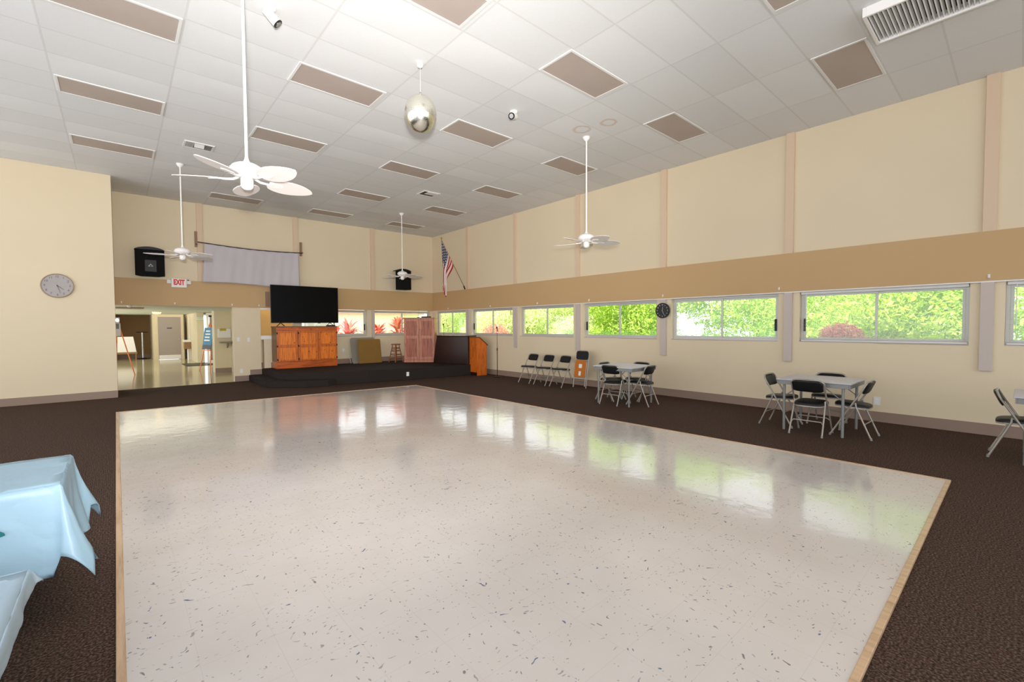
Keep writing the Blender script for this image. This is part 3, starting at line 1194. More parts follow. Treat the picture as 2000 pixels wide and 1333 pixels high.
# television on two feet
t = thing('television', (-4.72, -.35, ZS + Hc), 'large black flat television standing on the pine cabinet', 'television')
m = box((-.98, -.03, .10), (.98, .03, 1.225))
m.build('casing', M['black'], t, .006)
sc = NT('dark_screen'); sc.base(lin((8, 8, 9))); sc.b.inputs['Roughness'].default_value = .3; sc.b.inputs['Specular IOR Level'].default_value = .08
box((-.968, -.034, .118), (.968, -.029, 1.213)).build('screen', sc.m, t)
for sx in (-.72, .72):
    m = MB()
    m.tube([(sx, 0, .11), (sx + .03, -.10, .05), (sx + .05, -.20, .012)], .011, 8)
    m.tube([(sx, 0, .11), (sx - .03, .10, .05), (sx - .05, .20, .012)], .011, 8)
    m.build('foot', M['black'], t)
box((.35, -.02, .085), (.42, .0, .1)).build('sensor_bar', M['dark_grey'], t)
o = box((-4.12, -.50, ZS + Hc), (-3.88, -.36, ZS + Hc + .035)).build('media_box', M['black'], None, .004)
tag(o, 'small black box on the pine cabinet under the television', 'media box')

# folded card tables leaning on the back wall
def leaning_board(x0, x1, ybase, h, ang, mat, edge, name, label, rr):
    t = thing(name, ((x0 + x1) / 2, ybase, ZS), label, 'folding table')
    t.rotation_euler = (R(-ang), 0, 0)
    w = (x1 - x0) / 2
    poly = []
    for (cx, cz, a0) in ((w - rr, h - rr, 0), (-w + rr, h - rr, 90), (-w + rr, rr, 180), (w - rr, rr, 270)):
        for q in range(6):
            a = R(a0 + q * 18)
            poly.append((cx + rr * math.cos(a), cz + rr * math.sin(a)))
    MB().prism(poly, 0, .016, lambda v: Vector((v.x, v.z, v.y))).build('tabletop', mat, t)
    MB().tube([(p[0], .012, p[1]) for p in poly], .014, 6, True).build('rim', edge, t)
    m = MB()
    for sx in (-w + .06, w - .06):
        m.tube([(sx, .034, .08), (sx, .034, h - .10)], .011, 6)
    m.build('folded_legs', M['table_edge'], t)
    return t


leaning_board(-3.27, -2.42, -.34, .87, 14, M['greyboard'], M['table_edge'], 'folded_card_table', 'grey folded card table leaning on the back wall behind the brown one', .07)
leaning_board(-3.10, -2.32, -.47, .80, 10, M['brownboard'], M['brownboard'], 'folded_card_table', 'brown square folded card table leaning in front of the grey one on the stage', .03)
# thin cable from outlet
o = MB().tube([(-3.45, -.02, .78), (-3.40, -.05, .72), (-3.34, -.10, .60), (-3.30, -.2, .46), (-3.31, -.26, ZS + .008)], .006, 6).build('power_cord', M['white_matte'])
tag(o, 'short pale cord drooping from the outlet beside the folded tables', 'cord')

# stool
t = thing('wooden_stool', (-1.92, -.72, ZS), 'brown wooden stool with stacked rungs between folded tables and wardrobe', 'stool')
MB().lathe([(.0, .635), (.15, .635), (.165, .625), (.165, .605), (.15, .598), (0, .598)], 28).build('seat', M['stool'], t)
cor = [(.24 * math.cos(R(a)), .24 * math.sin(R(a))) for a in (-122, -32, 58, 148)]
top = [(.105 * math.cos(R(a)), .105 * math.sin(R(a))) for a in (-122, -32, 58, 148)]
for (a, b), (c_, d_) in zip(cor, top):
    MB().cyl((a, b, 0), (c_, d_, .60), .017, .015, 10).build('leg', M['stool'], t)
for q in range(4):
    for zz in (.13, .28, .41, .50):
        f = zz / .6
        p = [Vector((cor[i % 4][0] * (1 - f) + top[i % 4][0] * f, cor[i % 4][1] * (1 - f) + top[i % 4][1] * f, zz - (.03 if q % 2 else 0))) for i in (q, q + 1)]
        MB().cyl(p[0], p[1], .010, n=8).build('rung', M['stool'], t)

# wardrobe (rosy pine), set diagonally; local front faces -y
ang = math.atan2(-.667, .745)
t = thing('pine_wardrobe', (-1.80, -1.06, ZS), 'tall rosy knotty pine wardrobe with two doors standing diagonally on the stage', 'wardrobe', None, ang)
W, Hh, Dd = 1.06, 1.52, .46
box((0, 0, 0), (W, Dd, .09)).build('plinth', M['rose_z'], t, .004)
box((0.01, .02, .09), (W - .01, Dd, Hh - .03)).build('carcass', M['rose_z'], t, .003)
box((-.015, -.02, Hh - .03), (W + .015, Dd, Hh)).build('top', M['rose_z'], t, .004)
for c in range(2):
    x0 = .015 + c * (W / 2 - .012) + (.004 if c else 0)
    x1 = x0 + W / 2 - .022
    z0, z1, zm = .10, Hh - .045, .86
    st = .075
    m = MB()
    m.box((x0, 0, z0), (x0 + st, .02, z1)); m.box((x1 - st, 0, z0), (x1, .02, z1))
    m.box((x0 + st, 0, z0), (x1 - st, .02, z0 + .09)); m.box((x0 + st, 0, z1 - .07), (x1 - st, .02, z1)); m.box((x0 + st, 0, zm - .05), (x1 - st, .02, zm + .05))
    d = m.build('door', M['rose_z'], t, .003)
    for (a, b) in ((z0 + .09, zm - .05), (zm + .05, z1 - .07)):
        box((x0 + st, .012, a), (x1 - st, .021, b)).build('door_panel', M['rose_bead'], d)
    kx = x1 - .03 if c == 0 else x0 + .03
    MB().cyl((kx, 0, zm + .12), (kx, -.028, zm + .12), .014, .018, 12).build('knob', M['rose_z'], d)
o = box((-1.25, -1.50, ZS + Hh), (-.98, -1.30, ZS + Hh + .045)).build('receiver_box', M['dark_grey'], None, .004)
tag(o, 'thin dark receiver box on top of the rosy wardrobe', 'receiver')
t = thing('receiver_antenna', (-1.36, -1.30, ZS + Hh), 'thin black antenna upright on the rosy wardrobe', 'antenna')
MB().lathe([(0, 0), (.05, 0), (.05, .012), (.01, .02), (0, .02)], 16).build('base', M['black'], t)
MB().cyl((0, 0, .015), (.03, 0, .30), .0035, .002, 6).build('rod', M['black'], t)

# dark piano-like cabinet, long back towards the room
t = thing('dark_cabinet', (-1.12, -1.83, ZS), 'low dark brown polished console cabinet with slanting left edge beside the lectern', 'cabinet', None, math.atan2(-1.46, .40))
# local x runs along the back towards the lectern, local +y towards the right wall
def sw(v): return Vector((v.x, v.z, v.y))
MB().prism([(0, 0), (1.50, 0), (1.50, .89), (.17, .89), (.10, .55)], 0, .42, sw).build('body', M['piano'], t, .01)
MB().prism([(.15, .89), (1.52, .89), (1.52, .92), (.17, .92)], -.02, .44, sw).build('lid', M['piano'], t, .006)

# lectern
t = thing('lectern', (-.46, -3.66, 0), 'orange pine lectern with slanted top at the right end of the stage', 'lectern')
# local: front face at x=-.18, side facing -y at y=0
def sw2(v): return Vector((v.x, v.z, v.y))
side = [(-.18, 0), (.20, 0), (.20, .97), (-.10, 1.20), (-.18, 1.20)]
for yy in (0, .43):
    MB().prism(side, yy, yy + .02, sw2).build('side_panel', M['pine_dark'] if False else M['pine_z'], t, .003)
box((-.18, .02, .10), (-.16, .43, 1.20)).build('front_panel', M['pine_z'], t, .002)
box((-.17, .02, 0), (-.15, .43, .10)).build('kick_board', M['piano'], t)
MB().prism([(-.20, 1.205), (-.10, 1.205), (.25, .945), (.25, .965), (-.09, 1.23), (-.20, 1.23)], -.02, .47, sw2).build('slanted_top', M['pine_dark'], t, .003)
box((.0, .02, .5), (.19, .43, .52)).build('shelf', M['pine_z'], t)


def mic_stand(loc, h, label, base=True):
    t = thing('microphone_stand', loc, label, 'microphone stand')
    MB().lathe([(0, 0), (.13, 0), (.13, .012), (.10, .022), (.02, .03), (0, .03)], 28).build('base', M['black'], t)
    MB().cyl((0, 0, .02), (0, 0, h * .55), .011, n=10).build('lower_tube', M['black'], t)
    MB().cyl((0, 0, h * .53), (0, 0, h * .58), .017, n=10).build('height_clutch', M['black'], t)
    MB().cyl((0, 0, h * .55), (0, 0, h - .10), .007, n=8).build('upper_tube', M['dark_grey'], t)
    m = MB().cyl((.03, .02, h - .13), (-.02, -.013, h - .02), .011, .015, 10)
    mic = m.build('microphone', M['black'], t)
    MB().lathe([(.0, .03), (.018, .022), (.025, .005), (.022, -.015), (.014, -.028), (0, -.03)], 14, (-.024, -.016, h - .01)).build('microphone_grille', M['dark_grey'], mic)
    return t


mic_stand((-.40, -4.36, 0), 1.53, 'black microphone stand on a round base before the right wall')
mic_stand((-.30, -1.22, ZS), 1.30, 'dark microphone showing against the corner window behind the dark cabinet')

# ================================================================== CHAIRS AND TABLES
def leg_label(o): return o


def make_chair():
    """faces +x, origin on floor between the feet"""
    t = thing('folding_chair', (0, 0, 0), '', 'chair')
    w = .20
    r = .0115
    # back uprights with top bow, running down to the front feet
    top = []
    def up(y): return [(.235, y * 1.06, .012), (.08, y * 1.03, .30), (-.03, y, .50), (-.13, y, .68)]
    L = up(-w)
    Rr = up(w)
    arc = [(-.155, -w, .735), (-.168, -w + .03, .768), (-.172, -w + .08, .778), (-.172, 0, .782), (-.172, w - .08, .778), (-.168, w - .03, .768), (-.155, w, .735)]
    MB().tube(L + arc + Rr[::-1], r, 8).build('back_frame', M['chair_metal'], t)
    # rear legs: one tube each
    for s in (-1, 1):
        MB().tube([(-.225, s * (w + .0), .012), (-.12, s * (w - .005), .26), (-.05, s * (w - .012), .43), (-.045, s * (w - .012), .48)], r * .95, 8).build('rear_leg', M['chair_metal'], t)
        for (fx, fy) in ((.238, s * w * 1.06), (-.228, s * w)):
            MB().cyl((fx, fy, 0), (fx - .006 * (1 if fx > 0 else -1), fy, .035), .015, .0135, 10).build('foot_cap', M['table_edge'], t)
        MB().tube([(.02, s * (w - .02), .42), (-.05, s * (w - .004), .485)], .006, 6).build('hinge_link', M['chair_metal'], t)
    MB().tube([(.135, -w * 1.04, .195), (.115, -w * .85, .225), (.115, w * .85, .225), (.135, w * 1.04, .195)], .008, 8).build('front_rung', M['chair_metal'], t)
    MB().tube([(-.165, -w, .155), (-.145, -w * .85, .20), (-.145, w * .85, .20), (-.165, w, .155)], .008, 8).build('rear_rung', M['chair_metal'], t)
    # seat pan and cushion
    poly = []
    for i in range(28):
        a = 2 * math.pi * i / 28
        ca, sa = math.cos(a), math.sin(a)
        x = .02 + .20 * math.copysign(abs(ca) ** .55, ca)
        y = (.195 if ca > -.2 else .185) * math.copysign(abs(sa) ** .55, sa)
        poly.append((x, y))
    def tf(v): return Vector((v.x, v.y, v.z + .43 + (v.x) * .06))
    MB().prism(poly, -.022, -.004, tf).build('seat_pan', M['chair_metal'], t, .004)
    m = MB()
    rings = [(1.0, -.004), (1.0, .012), (.96, .026), (.86, .034), (.5, .038)]
    vs = []
    for (k_, z) in rings:
        vs += [tf(Vector((.02 + (x - .02) * k_, y * k_, z))) for x, y in poly]
    n = len(poly)
    fs = []
    for q in range(len(rings) - 1):
        fs += [(q * n + i, q * n + (i + 1) % n, (q + 1) * n + (i + 1) % n, (q + 1) * n + i) for i in range(n)]
    fs.append(tuple(range((len(rings) - 1) * n, len(rings) * n)))
    m.add(vs, fs, True)
    m.build('seat', M['vinyl_black'], t)
    # padded backrest, slightly curved, rounded top corners
    n1, n2 = 16, 8
    front, back = [], []
    for i in range(n1 + 1):
        for j in range(n2 + 1):
            a = -1 + 2 * i / n1
            b = j / n2
            y = a * .188
            z = .605 + b * .165 - (.035 * max(0, abs(a) - .75) / .25 * (1 if b > .8 else 0)) + (.02 * abs(a) ** 6 * (1 - b))
            cx = -.118 - (z - .62) * .42 - .018 * (1 - a * a)
            e = 1 - max(abs(a), abs(2 * b - 1)) ** 6
            front.append((cx + .004 + .016 * e, y, z))
            back.append((cx - .004 - .008 * e, y, z))
    N = (n1 + 1) * (n2 + 1)
    fs = []
    for i in range(n1):
        for j in range(n2):
            o = i * (n2 + 1) + j
            q = (o, o + 1, o + n2 + 2, o + n2 + 1)
            fs += [q, tuple(N + k_ for k_ in reversed(q))]
    def edge(o, p): fs.append((o, p, N + p, N + o))
    for i in range(n1):
        edge((i + 1) * (n2 + 1), i * (n2 + 1)); edge(i * (n2 + 1) + n2, (i + 1) * (n2 + 1) + n2)
    for j in range(n2):
        edge(j, j + 1); edge(n1 * (n2 + 1) + j + 1, n1 * (n2 + 1) + j)
    MB().add(front + back, fs, True).build('backrest', M['vinyl_black'], t)
    return t


chair = make_chair()
used = [False]


def place_chair(x, y, deg, label, group):
    t = chair if not used[0] else copy_tree(chair)
    used[0] = True
    t.location = (x, y, 0)
    t.rotation_euler.z = R(deg)
    t['label'] = label
    t['group'] = group
    return t


g1 = 'black padded chairs round the far card table'
g2 = 'black padded chairs round the middle card table'
place_chair(-1.69, -9.60, 3, 'black padded folding chair with its back to the dance floor at the far card table', g1)
place_chair(-1.36, -10.03, 94, 'black padded folding chair on the camera side of the far card table', g1)
place_chair(-1.31, -9.22, -90, 'black padded folding chair on the stage side of the far card table', g1)
place_chair(-.93, -9.62, 178, 'black padded folding chair between far card table and wall', g1)
place_chair(-1.66, -12.95, 0, 'black padded folding chair with its back to the dance floor at the middle card table', g2)
place_chair(-1.36, -13.41, 88, 'black padded folding chair at the right side of the middle card table', g2)
place_chair(-1.31, -12.45, -92, 'black padded folding chair at the left side of the middle card table', g2)
place_chair(-.72, -12.93, 180, 'black padded folding chair between middle card table and wall', g2)
place_chair(-1.29, -14.92, -90, 'black padded folding chair beside the card table cut by the right edge of the view', 'chair at the right edge')
g3 = 'open folding chairs against the right wall'
place_chair(-.56, -5.97, 180, 'leftmost of the three open chairs against the right wall', g3)
place_chair(-.57, -6.58, 180, 'middle of the three open chairs against the right wall', g3)
place_chair(-.54, -7.14, 178, 'open chair against the wall right beside the folded upright one', g3)


# folded chair leaning upright: seat underside out
t = thing('folded_chair', (-.47, -7.66, 0), 'folded black chair standing upright with orange brown seat underside and two paper labels', 'chair', None, R(180))
t.rotation_euler = (0, R(9), R(0))
w = .205
r = .0115
pts = [(.0, -w, .01), (.0, -w, .5), (.0, -w, .86)] + [(.0, -w + .015, .905), (.0, -w + .06, .935), (0, 0, .94), (.0, w - .06, .935), (.0, w - .015, .905)] + [(.0, w, .86), (.0, w, .5), (.0, w, .01)]
MB().tube(pts, r, 8).build('back_frame', M['chair_metal'], t)
for s in (-1, 1):
    MB().tube([(-.025, s * (w - .025), .05), (-.025, s * (w - .025), .66)], r * .9, 8).build('rear_leg', M['chair_metal'], t)
MB().tube([(0, -w, .19), (0, w, .19)], .008, 8).build('front_rung', M['chair_metal'], t)
def rr_poly(w_, z0, z1, rad):
    out = []
    for (cy, cz, a0) in ((w_ - rad, z1 - rad, 0), (-w_ + rad, z1 - rad, 90), (-w_ + rad, z0 + rad, 180), (w_ - rad, z0 + rad, 270)):
        for q in range(6):
            a = R(a0 + q * 18)
            out.append((cy + rad * math.cos(a), cz + rad * math.sin(a)))
    return out
def sx_(v): return Vector((v.z, v.x, v.y))
MB().prism(rr_poly(.185, .715, .925, .05), -.018, .012, sx_).build('backrest', M['vinyl_black'], t, .008)
sp = MB().prism(rr_poly(.175, .275, .695, .03), -.048, -.034, sx_).build('seat_underside', M['hardboard'], t)
sp['label'] = 'orange brown seat underside'
MB().prism(rr_poly(.18, .27, .70, .035), -.034, -.005, sx_).build('seat', M['vinyl_black'], t)
MB().tube([(-.04, p[0], p[1]) for p in rr_poly(.182, .268, .702, .035)], .008, 6, True).build('seat_rim', M['chair_metal'], t)
box((-.0505, -.055, .50), (-.048, .045, .60)).build('paper_label', M['white_matte'], t)
box((-.0505, -.04, .31), (-.048, .03, .42)).build('paper_label', M['white_matte'], t)


def make_table():
    t = thing('card_table', (0, 0, 0), '', 'table', 'grey card tables along the right wall')
    a, b = .43, .46
    box((-a, -b, .735), (a, b, .757)).build('tabletop', M['table_top'], t, .006)
    m = MB()
    e = .02
    m.box((-a + .015, -b + .015, .675), (a - .015, -b + .03, .735)); m.box((-a + .015, b - .03, .675), (a - .015, b - .015, .735))
    m.box((-a + .015, -b + .03, .675), (-a + .03, b - .03, .735)); m.box((a - .03, -b + .03, .675), (a - .015, b - .03, .735))
    m.build('apron', M['table_edge'], t, .003)
    for sx in (-1, 1):
        for sy in (-1, 1):
            x, y = sx * (a - .045), sy * (b - .10)
            l = MB().cyl((x, y, 0), (x, y, .735), .018, n=12).build('leg', M['table_edge'], t)
            MB().cyl((x, y, .50), (x, y - sy * .25, .70), .007, n=6).build('leg_brace', M['table_edge'], l)
    return t


tb = make_table()
tb.location = (-1.43, -9.66, 0)
tb['label'] = 'grey square card table farthest from the camera, behind four chairs'
t2 = copy_tree(tb)
t2.location = (-1.27, -12.97, 0)
t2['label'] = 'grey card table in the middle of the right wall with four chairs'
t3 = copy_tree(tb)
t3.location = (-1.28, -15.34, 0)
t3['label'] = 'grey card table cut off by the right edge of the view'


# ================================================================== BLUE CLOTH TABLES
def cloth_table(xr, yb, yf, length, drop, mat, label, tlabel, seed, tiltc=24, corner_extra=1.0, zt=.74, name='banquet_table'):
    t = thing(name, (xr, (yb + yf) / 2, 0), tlabel, 'table' if zt > .6 else 'bench')
    hb = abs(yb - yf) / 2
    box((-length, -hb, zt - .025), (-.01, hb, zt)).build('tabletop', M['table_top'], t, .004)
    for px in (-.25, -length + .25):
        for sy in (-1, 1):
            MB().cyl((px, sy * (hb - .08), 0), (px, sy * (hb - .08), zt - .025), .014, n=10).build('leg', M['dark_grey'], t)
    rnd = random.Random(seed)
    # perimeter of the tabletop, with corner fans
    z0 = zt + .008
    per = []   # (point, outward dir, drop length, tilt)
    L = length
    def side(p0, p1, nrm, n, c0, c1):
        for i in range(n):
            s = i / n
            p = Vector(p0).lerp(Vector(p1), s)
            d0 = (p - Vector(p0)).length
            d1 = (p - Vector(p1)).length
            til = 3.0
            if c0: til += 9 * math.exp(-d0 / .09)
            if c1: til += 9 * math.exp(-d1 / .09)
            til += 3.0 * math.sin(s * 9 + seed) + 2 * math.sin(s * 23 + seed * 2)
            per.append((p, Vector(nrm), drop, til))
    def corner(p, a0, n=14):
        for i in range(n):
            f = i / n
            a = R(a0 + 90 * f)
            rel = R(90 * f)
            ln = drop / max(math.cos(rel), math.sin(rel)) * corner_extra
            til = 12 + (tiltc - 12) * math.sin(math.pi * f) ** .7
            per.append((Vector(p), Vector((math.cos(a), math.sin(a))), ln, til))
    side((-L, -hb), (0, -hb), (0, -1), 60, False, True)
    corner((0, -hb), -90)
    side((0, -hb), (0, hb), (1, 0), 36, True, True)
    corner((0, hb), 0)
    side((0, hb), (-L, hb), (0, 1), 60, True, False)
    nd = 18
    vs = []
    fs = []
    n = len(per)
    for (p, d, ln, til) in per:
        for k_ in range(nd + 1):
            f = k_ / nd
            s = f * ln
            a = R(til)
            # rounded shoulder
            r_ = .012
            out = r_ * (1 - math.exp(-s / r_)) + s * math.sin(a) * (f ** .4) * .95
            zz = z0 - max(0, s - r_ * .4) * math.cos(a)
            vs.append((p.x + d.x * out, p.y + d.y * out, zz))
    for i in range(n - 1):
        for k_ in range(nd):
            o = i * (nd + 1) + k_
            fs.append((o, o + 1, o + nd + 2, o + nd + 1))
    # top
    o = len(vs)
    nx, ny = 40, 12
    for i in range(nx + 1):
        for j in range(ny + 1):
            vs.append((-L + L * i / nx, -hb + 2 * hb * j / ny, z0 + .0015 * math.sin(i * 1.1 + seed) * math.sin(j * .9)))
    for i in range(nx):
        for j in range(ny):
            q = o + i * (ny + 1) + j
            fs.append((q, q + 1, q + ny + 2, q + ny + 1))
    c = MB().add(vs, fs, True).build('tablecloth', mat, None)
    c.location = t.location
    c.modifiers.new('th', 'SOLIDIFY').thickness = .0015
    sub = c.modifiers.new('dis', 'DISPLACE')
    tex = bpy.data.textures.new('cloth_wrinkle', 'CLOUDS')
    tex.noise_scale = .16
    sub.texture = tex
    sub.strength = .012
    sub.mid_level = .5
    tag(c, label, 'tablecloth')
    return t, c


cloth_table(-9.33, -10.90, -11.62, 1.83, .47, M['bluecloth'], 'pale blue plastic tablecloth with pointed corners hanging at lower left', 'long banquet table under the pale blue cloth at the lower left', 1, 20, .78)
cloth_table(-9.42, -11.93, -12.95, 1.6, .075, M['whitecloth'], 'bluish white plastic cloth lying over the low bench in the bottom left corner', 'low bench under the bluish white cloth in the bottom left corner', 3, 30, 1.0, .44, 'low_bench')
o = MB().prism([(0, 0), (.05, .012), (.045, .03), (.0, .07), (-.05, .05)], -.0015, .0015, lambda v: Vector((v.x, v.z, v.y))).build('teal_sticker', M['teal'])
o.location = (-9.555, -11.665, .54)
o.scale = (.7, 1, .7)
tag(o, 'dark teal mark on the front of the pale blue tablecloth', 'sticker')

# ================================================================== FOYER
FH = 2.14
struct(box((-12, 0, -.12), (-4.2, 17, .0)).build('floor_foyer', M['foyer_floor']), 'glossy olive beige vinyl floor of the foyer', 'floor')
m = box((-12, 0.2, FH), (-5.9, 3.7, FH + .3))
m.box((-12, 3.7, FH + .10), (-3.0, 17, FH + .4))
struct(m.build('ceiling_foyer', M['white_ceiling']), 'low pale green white foyer ceiling', 'ceiling')
struct(box((-12, 16.0, 0), (-7.6, 16.2, FH + .1)).build('wall_foyer_back', M['brown_wall']), 'brown recessed wall at the back of the foyer', 'wall')
struct(box((-9.6, 13.9, 0), (-9.3, 16, FH + .1)).build('wall_foyer_left', M['foyer_wall']), 'pale wall edge at the left of the foyer recess', 'wall')
struct(box((-7.80, 13.2, 0), (-7.62, 16, FH + .1)).build('wall_foyer_pillar', M['foyer_wall']), 'pale pillar left of the grey foyer door', 'wall')
m = box((-7.62, 12.9, 2.10), (-6.72, 13.1, FH + .1))
m.box((-6.72, 12.9, 0), (-6.60, 13.9, FH + .1))
m.box((-7.72, 12.9, 0), (-7.62, 13.2, FH + .1))
m.box((-6.72, 13.9, 0), (-5.9, 14.1, FH + .1))
struct(m.build('wall_foyer_door', M['foyer_wall']), 'cream foyer wall round the grey door', 'wall')
struct(box((-6.46, 9.2, 0), (-6.20, 13.9, FH + .1)).build('wall_foyer_right', M['foyer_wall']), 'cream pillar beside the glass exit door', 'wall')
m = box((-6.585, 3.5, 0), (-5.0, 3.7, FH + .1))
m.box((-6.585, 3.7, 0), (-6.48, 4.0, FH + .1))
struct(m.build('wall_foyer_divider', M['foyer_wall']), 'short foyer wall carrying the towel dispenser and shelf', 'wall')
struct(box((-6.10, 0.2, 0), (-5.90, 3.5, FH)).build('wall_foyer_side', M['foyer_wall']), 'side wall between foyer and stage', 'wall')
struct(box((-6.585, 3.485, 0), (-6.10, 3.5, .15)).build('baseboard_foyer', M['base']), 'brown baseboard below the towel dispenser', 'baseboard')
struct(box((-9.3, 15.985, 0), (-7.8, 16.0, .15)).build('baseboard_foyer_recess', M['base']), 'brown baseboard of the foyer recess', 'baseboard')

# grey door
t = bpy.data.objects.new('door_1', None); C.objects.link(t); t.location = (-7.17, 12.95, 0)
struct(t, 'grey foyer door with white kick plate', 'door')
box((-.45, -.04, .01), (.45, .0, 2.10)).build('door_leaf', M['door_grey'], t, .003)
box((-.43, -.045, .02), (.43, -.04, .22)).build('kick_plate', M['white'], t)
box((-.10, -.045, 1.53), (.10, -.04, 1.57)).build('name_plate', M['black'], t)
MB().cyl((.38, -.04, 1.0), (.38, -.09, 1.0), .025, n=12).build('door_handle', M['pipe'], t)
# glass exit door
t = bpy.data.objects.new('door_2', None); C.objects.link(t); t.location = (-5.70, 8.4, 0)
struct(t, 'bright glass exit door at the right of the foyer', 'door')
m = box((-.5, -.03, 0), (-.42, .03, 2.2)); m.box((.42, -.03, 0), (.5, .03, 2.2)); m.box((-.42, -.03, 2.1), (.42, .03, 2.2)); m.box((-.42, -.03, 0), (.42, .03, .15))
m.build('door_frame', M['white'], t)
box((-.42, -.005, .15), (.42, .005, 2.1)).build('pane', M['glass'], t)
box((-.42, -.07, 2.02), (-.16, -.03, 2.10)).build('door_closer', M['dark_grey'], t)

o = box((-7.05, 7.4, .0), (-5.9, 9.0, .015)).build('door_mat', M['black'])
tag(o, 'black mat on the foyer floor before the glass door', 'mat')

t = thing('foyer_exit_sign', (-6.33, 9.19, 1.97), 'small green lettered exit sign on the cream foyer pillar', 'exit sign')
box((-.12, -.04, -.06), (.12, 0, .06)).build('sign_box', M['white'], t, .003)
text_mesh('EXIT', .09, M['green'], 'lettering', t, (0, -.042, 0))

# flush ceiling lamp, lit
t = thing('flush_ceiling_lamp', (-7.85, 9.0, FH + .10), 'lit warm round flush lamp on the foyer ceiling', 'ceiling lamp')
MB().lathe([(.0, -.0), (.17, 0), (.17, -.02), (0, -.02)], 24).build('base', M['white'], t)
g = NT('warm_lamp_glass'); g.base(lin((255, 220, 170))); g.b.inputs['Emission Color'].default_value = lin((255, 200, 130)); g.b.inputs['Emission Strength'].default_value = 2.2
MB().lathe([(.15, -.02), (.15, -.05), (.12, -.085), (.06, -.10), (.0, -.103)], 24).build('lamp_shade', g.m, t)

for (lx, ly, e_) in ((-8.6, 7.0, 38), (-8.3, 12.0, 26)):  # broad fill panels added under the foyer ceiling to brighten it, no fixtures there
    ld = bpy.data.lights.new('foyer_fill_light', 'AREA')
    ld.shape = 'RECTANGLE'
    ld.size = 4.2
    ld.size_y = 3.4
    ld.energy = e_ * 1.3
    ld.color = (1, .94, .80)
    lo_ = bpy.data.objects.new('foyer_fill_light', ld)
    C.objects.link(lo_)
    lo_.location = (lx, ly, FH - .012 if ly < 3.7 else FH + .085)

# round pedestal table in recess
t = thing('pedestal_table', (-8.17, 14.5, 0), 'tall narrow pedestal table with dark top and chrome column in the foyer', 'table')
MB().lathe([(0, 1.34), (.24, 1.34), (.24, 1.37), (0, 1.37)], 28).build('tabletop', M['black'], t)
MB().cyl((0, 0, .03), (0, 0, 1.34), .045, n=16).build('column', M['pipe'], t)
MB().lathe([(0, 0), (.30, 0), (.30, .015), (.06, .05), (0, .05)], 28).build('base', M['black'], t)

# white flip board in recess
t = thing('flip_board', (-8.85, 13.0, 0), 'white board tilted on a low brown stand in the foyer', 'board')
b = MB().prism([(-.42, .42), (.40, .42), (.30, 1.15), (-.42, 1.15)], -.012, .012, lambda v: Vector((v.x, v.z + (v.y - .42) * .25, v.y))).build('panel', M['white'], t)
m = box((-.44, -.04, .33), (.43, .03, .41))
m.build('ledge', M['brown_wall'], t)
for sx in (-.4, .38):
    MB().cyl((sx, -.12, 0), (sx, .02, .40), .018, n=8).build('leg', M['brown_wall'], t)


def easel(loc, rz, label, h=1.75, ledge=True):
    t = thing('wooden_easel', loc, label, 'easel', None, rz)
    def strip(a, b, wd=.03, th=.02):
        a, b = Vector(a), Vector(b)
        d = (b - a).normalized()
        side = d.cross(Vector((0, 1, 0))).normalized()
        nn = d.cross(side).normalized()
        m = MB()
        vs = []
        for p in (a, b):
            for (u, v) in ((-1, -1), (1, -1), (1, 1), (-1, 1)):
                vs.append(p + side * wd / 2 * u + nn * th / 2 * v)
        m.add(vs, [(0, 1, 2, 3), (7, 6, 5, 4), (0, 4, 5, 1), (1, 5, 6, 2), (2, 6, 7, 3), (3, 7, 4, 0)])
        return m
    strip((-.38, -.18, 0), (-.03, .04, h)).build('leg', M['easel'], t)
    strip((.38, -.18, 0), (.03, .04, h)).build('leg', M['easel'], t)
    strip((0, .45, 0), (0, .06, h * .95)).build('leg', M['easel'], t)
    f = .75 / h
    if ledge:
        strip((-.38 + .35 * f - .05, -.18 + .22 * f - .03, .75), (.38 - .35 * f + .05, -.18 + .22 * f - .03, .75), .04, .06).build('ledge', M['easel'], t)
    return t


easel((-9.10, 4.75, 0), R(8), 'orange wooden easel at the left edge of the foyer opening', ledge=False)
easel((-6.60, 4.5, 0), R(-72), 'orange wooden easel holding a blue poster beside the foyer divider')
t = thing('poster', (-6.60, 4.5, .78), 'blue poster with pale lettering standing on the right foyer easel', 'poster', None, R(-72))
def tfp(v): return Vector((v.x, -.11 + v.z + v.y * .13, v.y))
MB().prism([(-.30, 0), (.30, 0), (.30, .78), (-.30, .78)], -.006, .006, tfp).build('board', M['blue_sign'], t)
m = MB()
m.prism([(-.30, 0), (.30, 0), (.30, .16), (-.30, .16)], -.009, -.006, tfp)
m.build('lower_panel', M['black'], t)
text_mesh('SUNSET', .12, M['white'], 'lettering', t, (0, -.05, .5)) if False else None
m = MB()
for q in range(4):
    z = .30 + q * .11
    m.prism([(-.22 + .02 * q, z), (.16 - .03 * (q % 2), z), (.16 - .03 * (q % 2), z + .05), (-.22 + .02 * q, z + .05)], -.009, -.006, tfp)
m.build('pale_lines', M['white'], t)
# grey poster top on left easel
t = thing('notice_board', (-9.14, 4.62, 1.30), 'grey and lilac notice seen edge on at the left easel top', 'notice', None, R(8))
box((-.28, -.02, 0), (.12, .0, .42)).build('notice_sheet', M['screen_cloth'], t)
box((-.26, -.024, .24), (.08, -.02, .40)).build('notice_picture', paint('notice_grey', (110, 116, 130), .6, .1, 8), t)

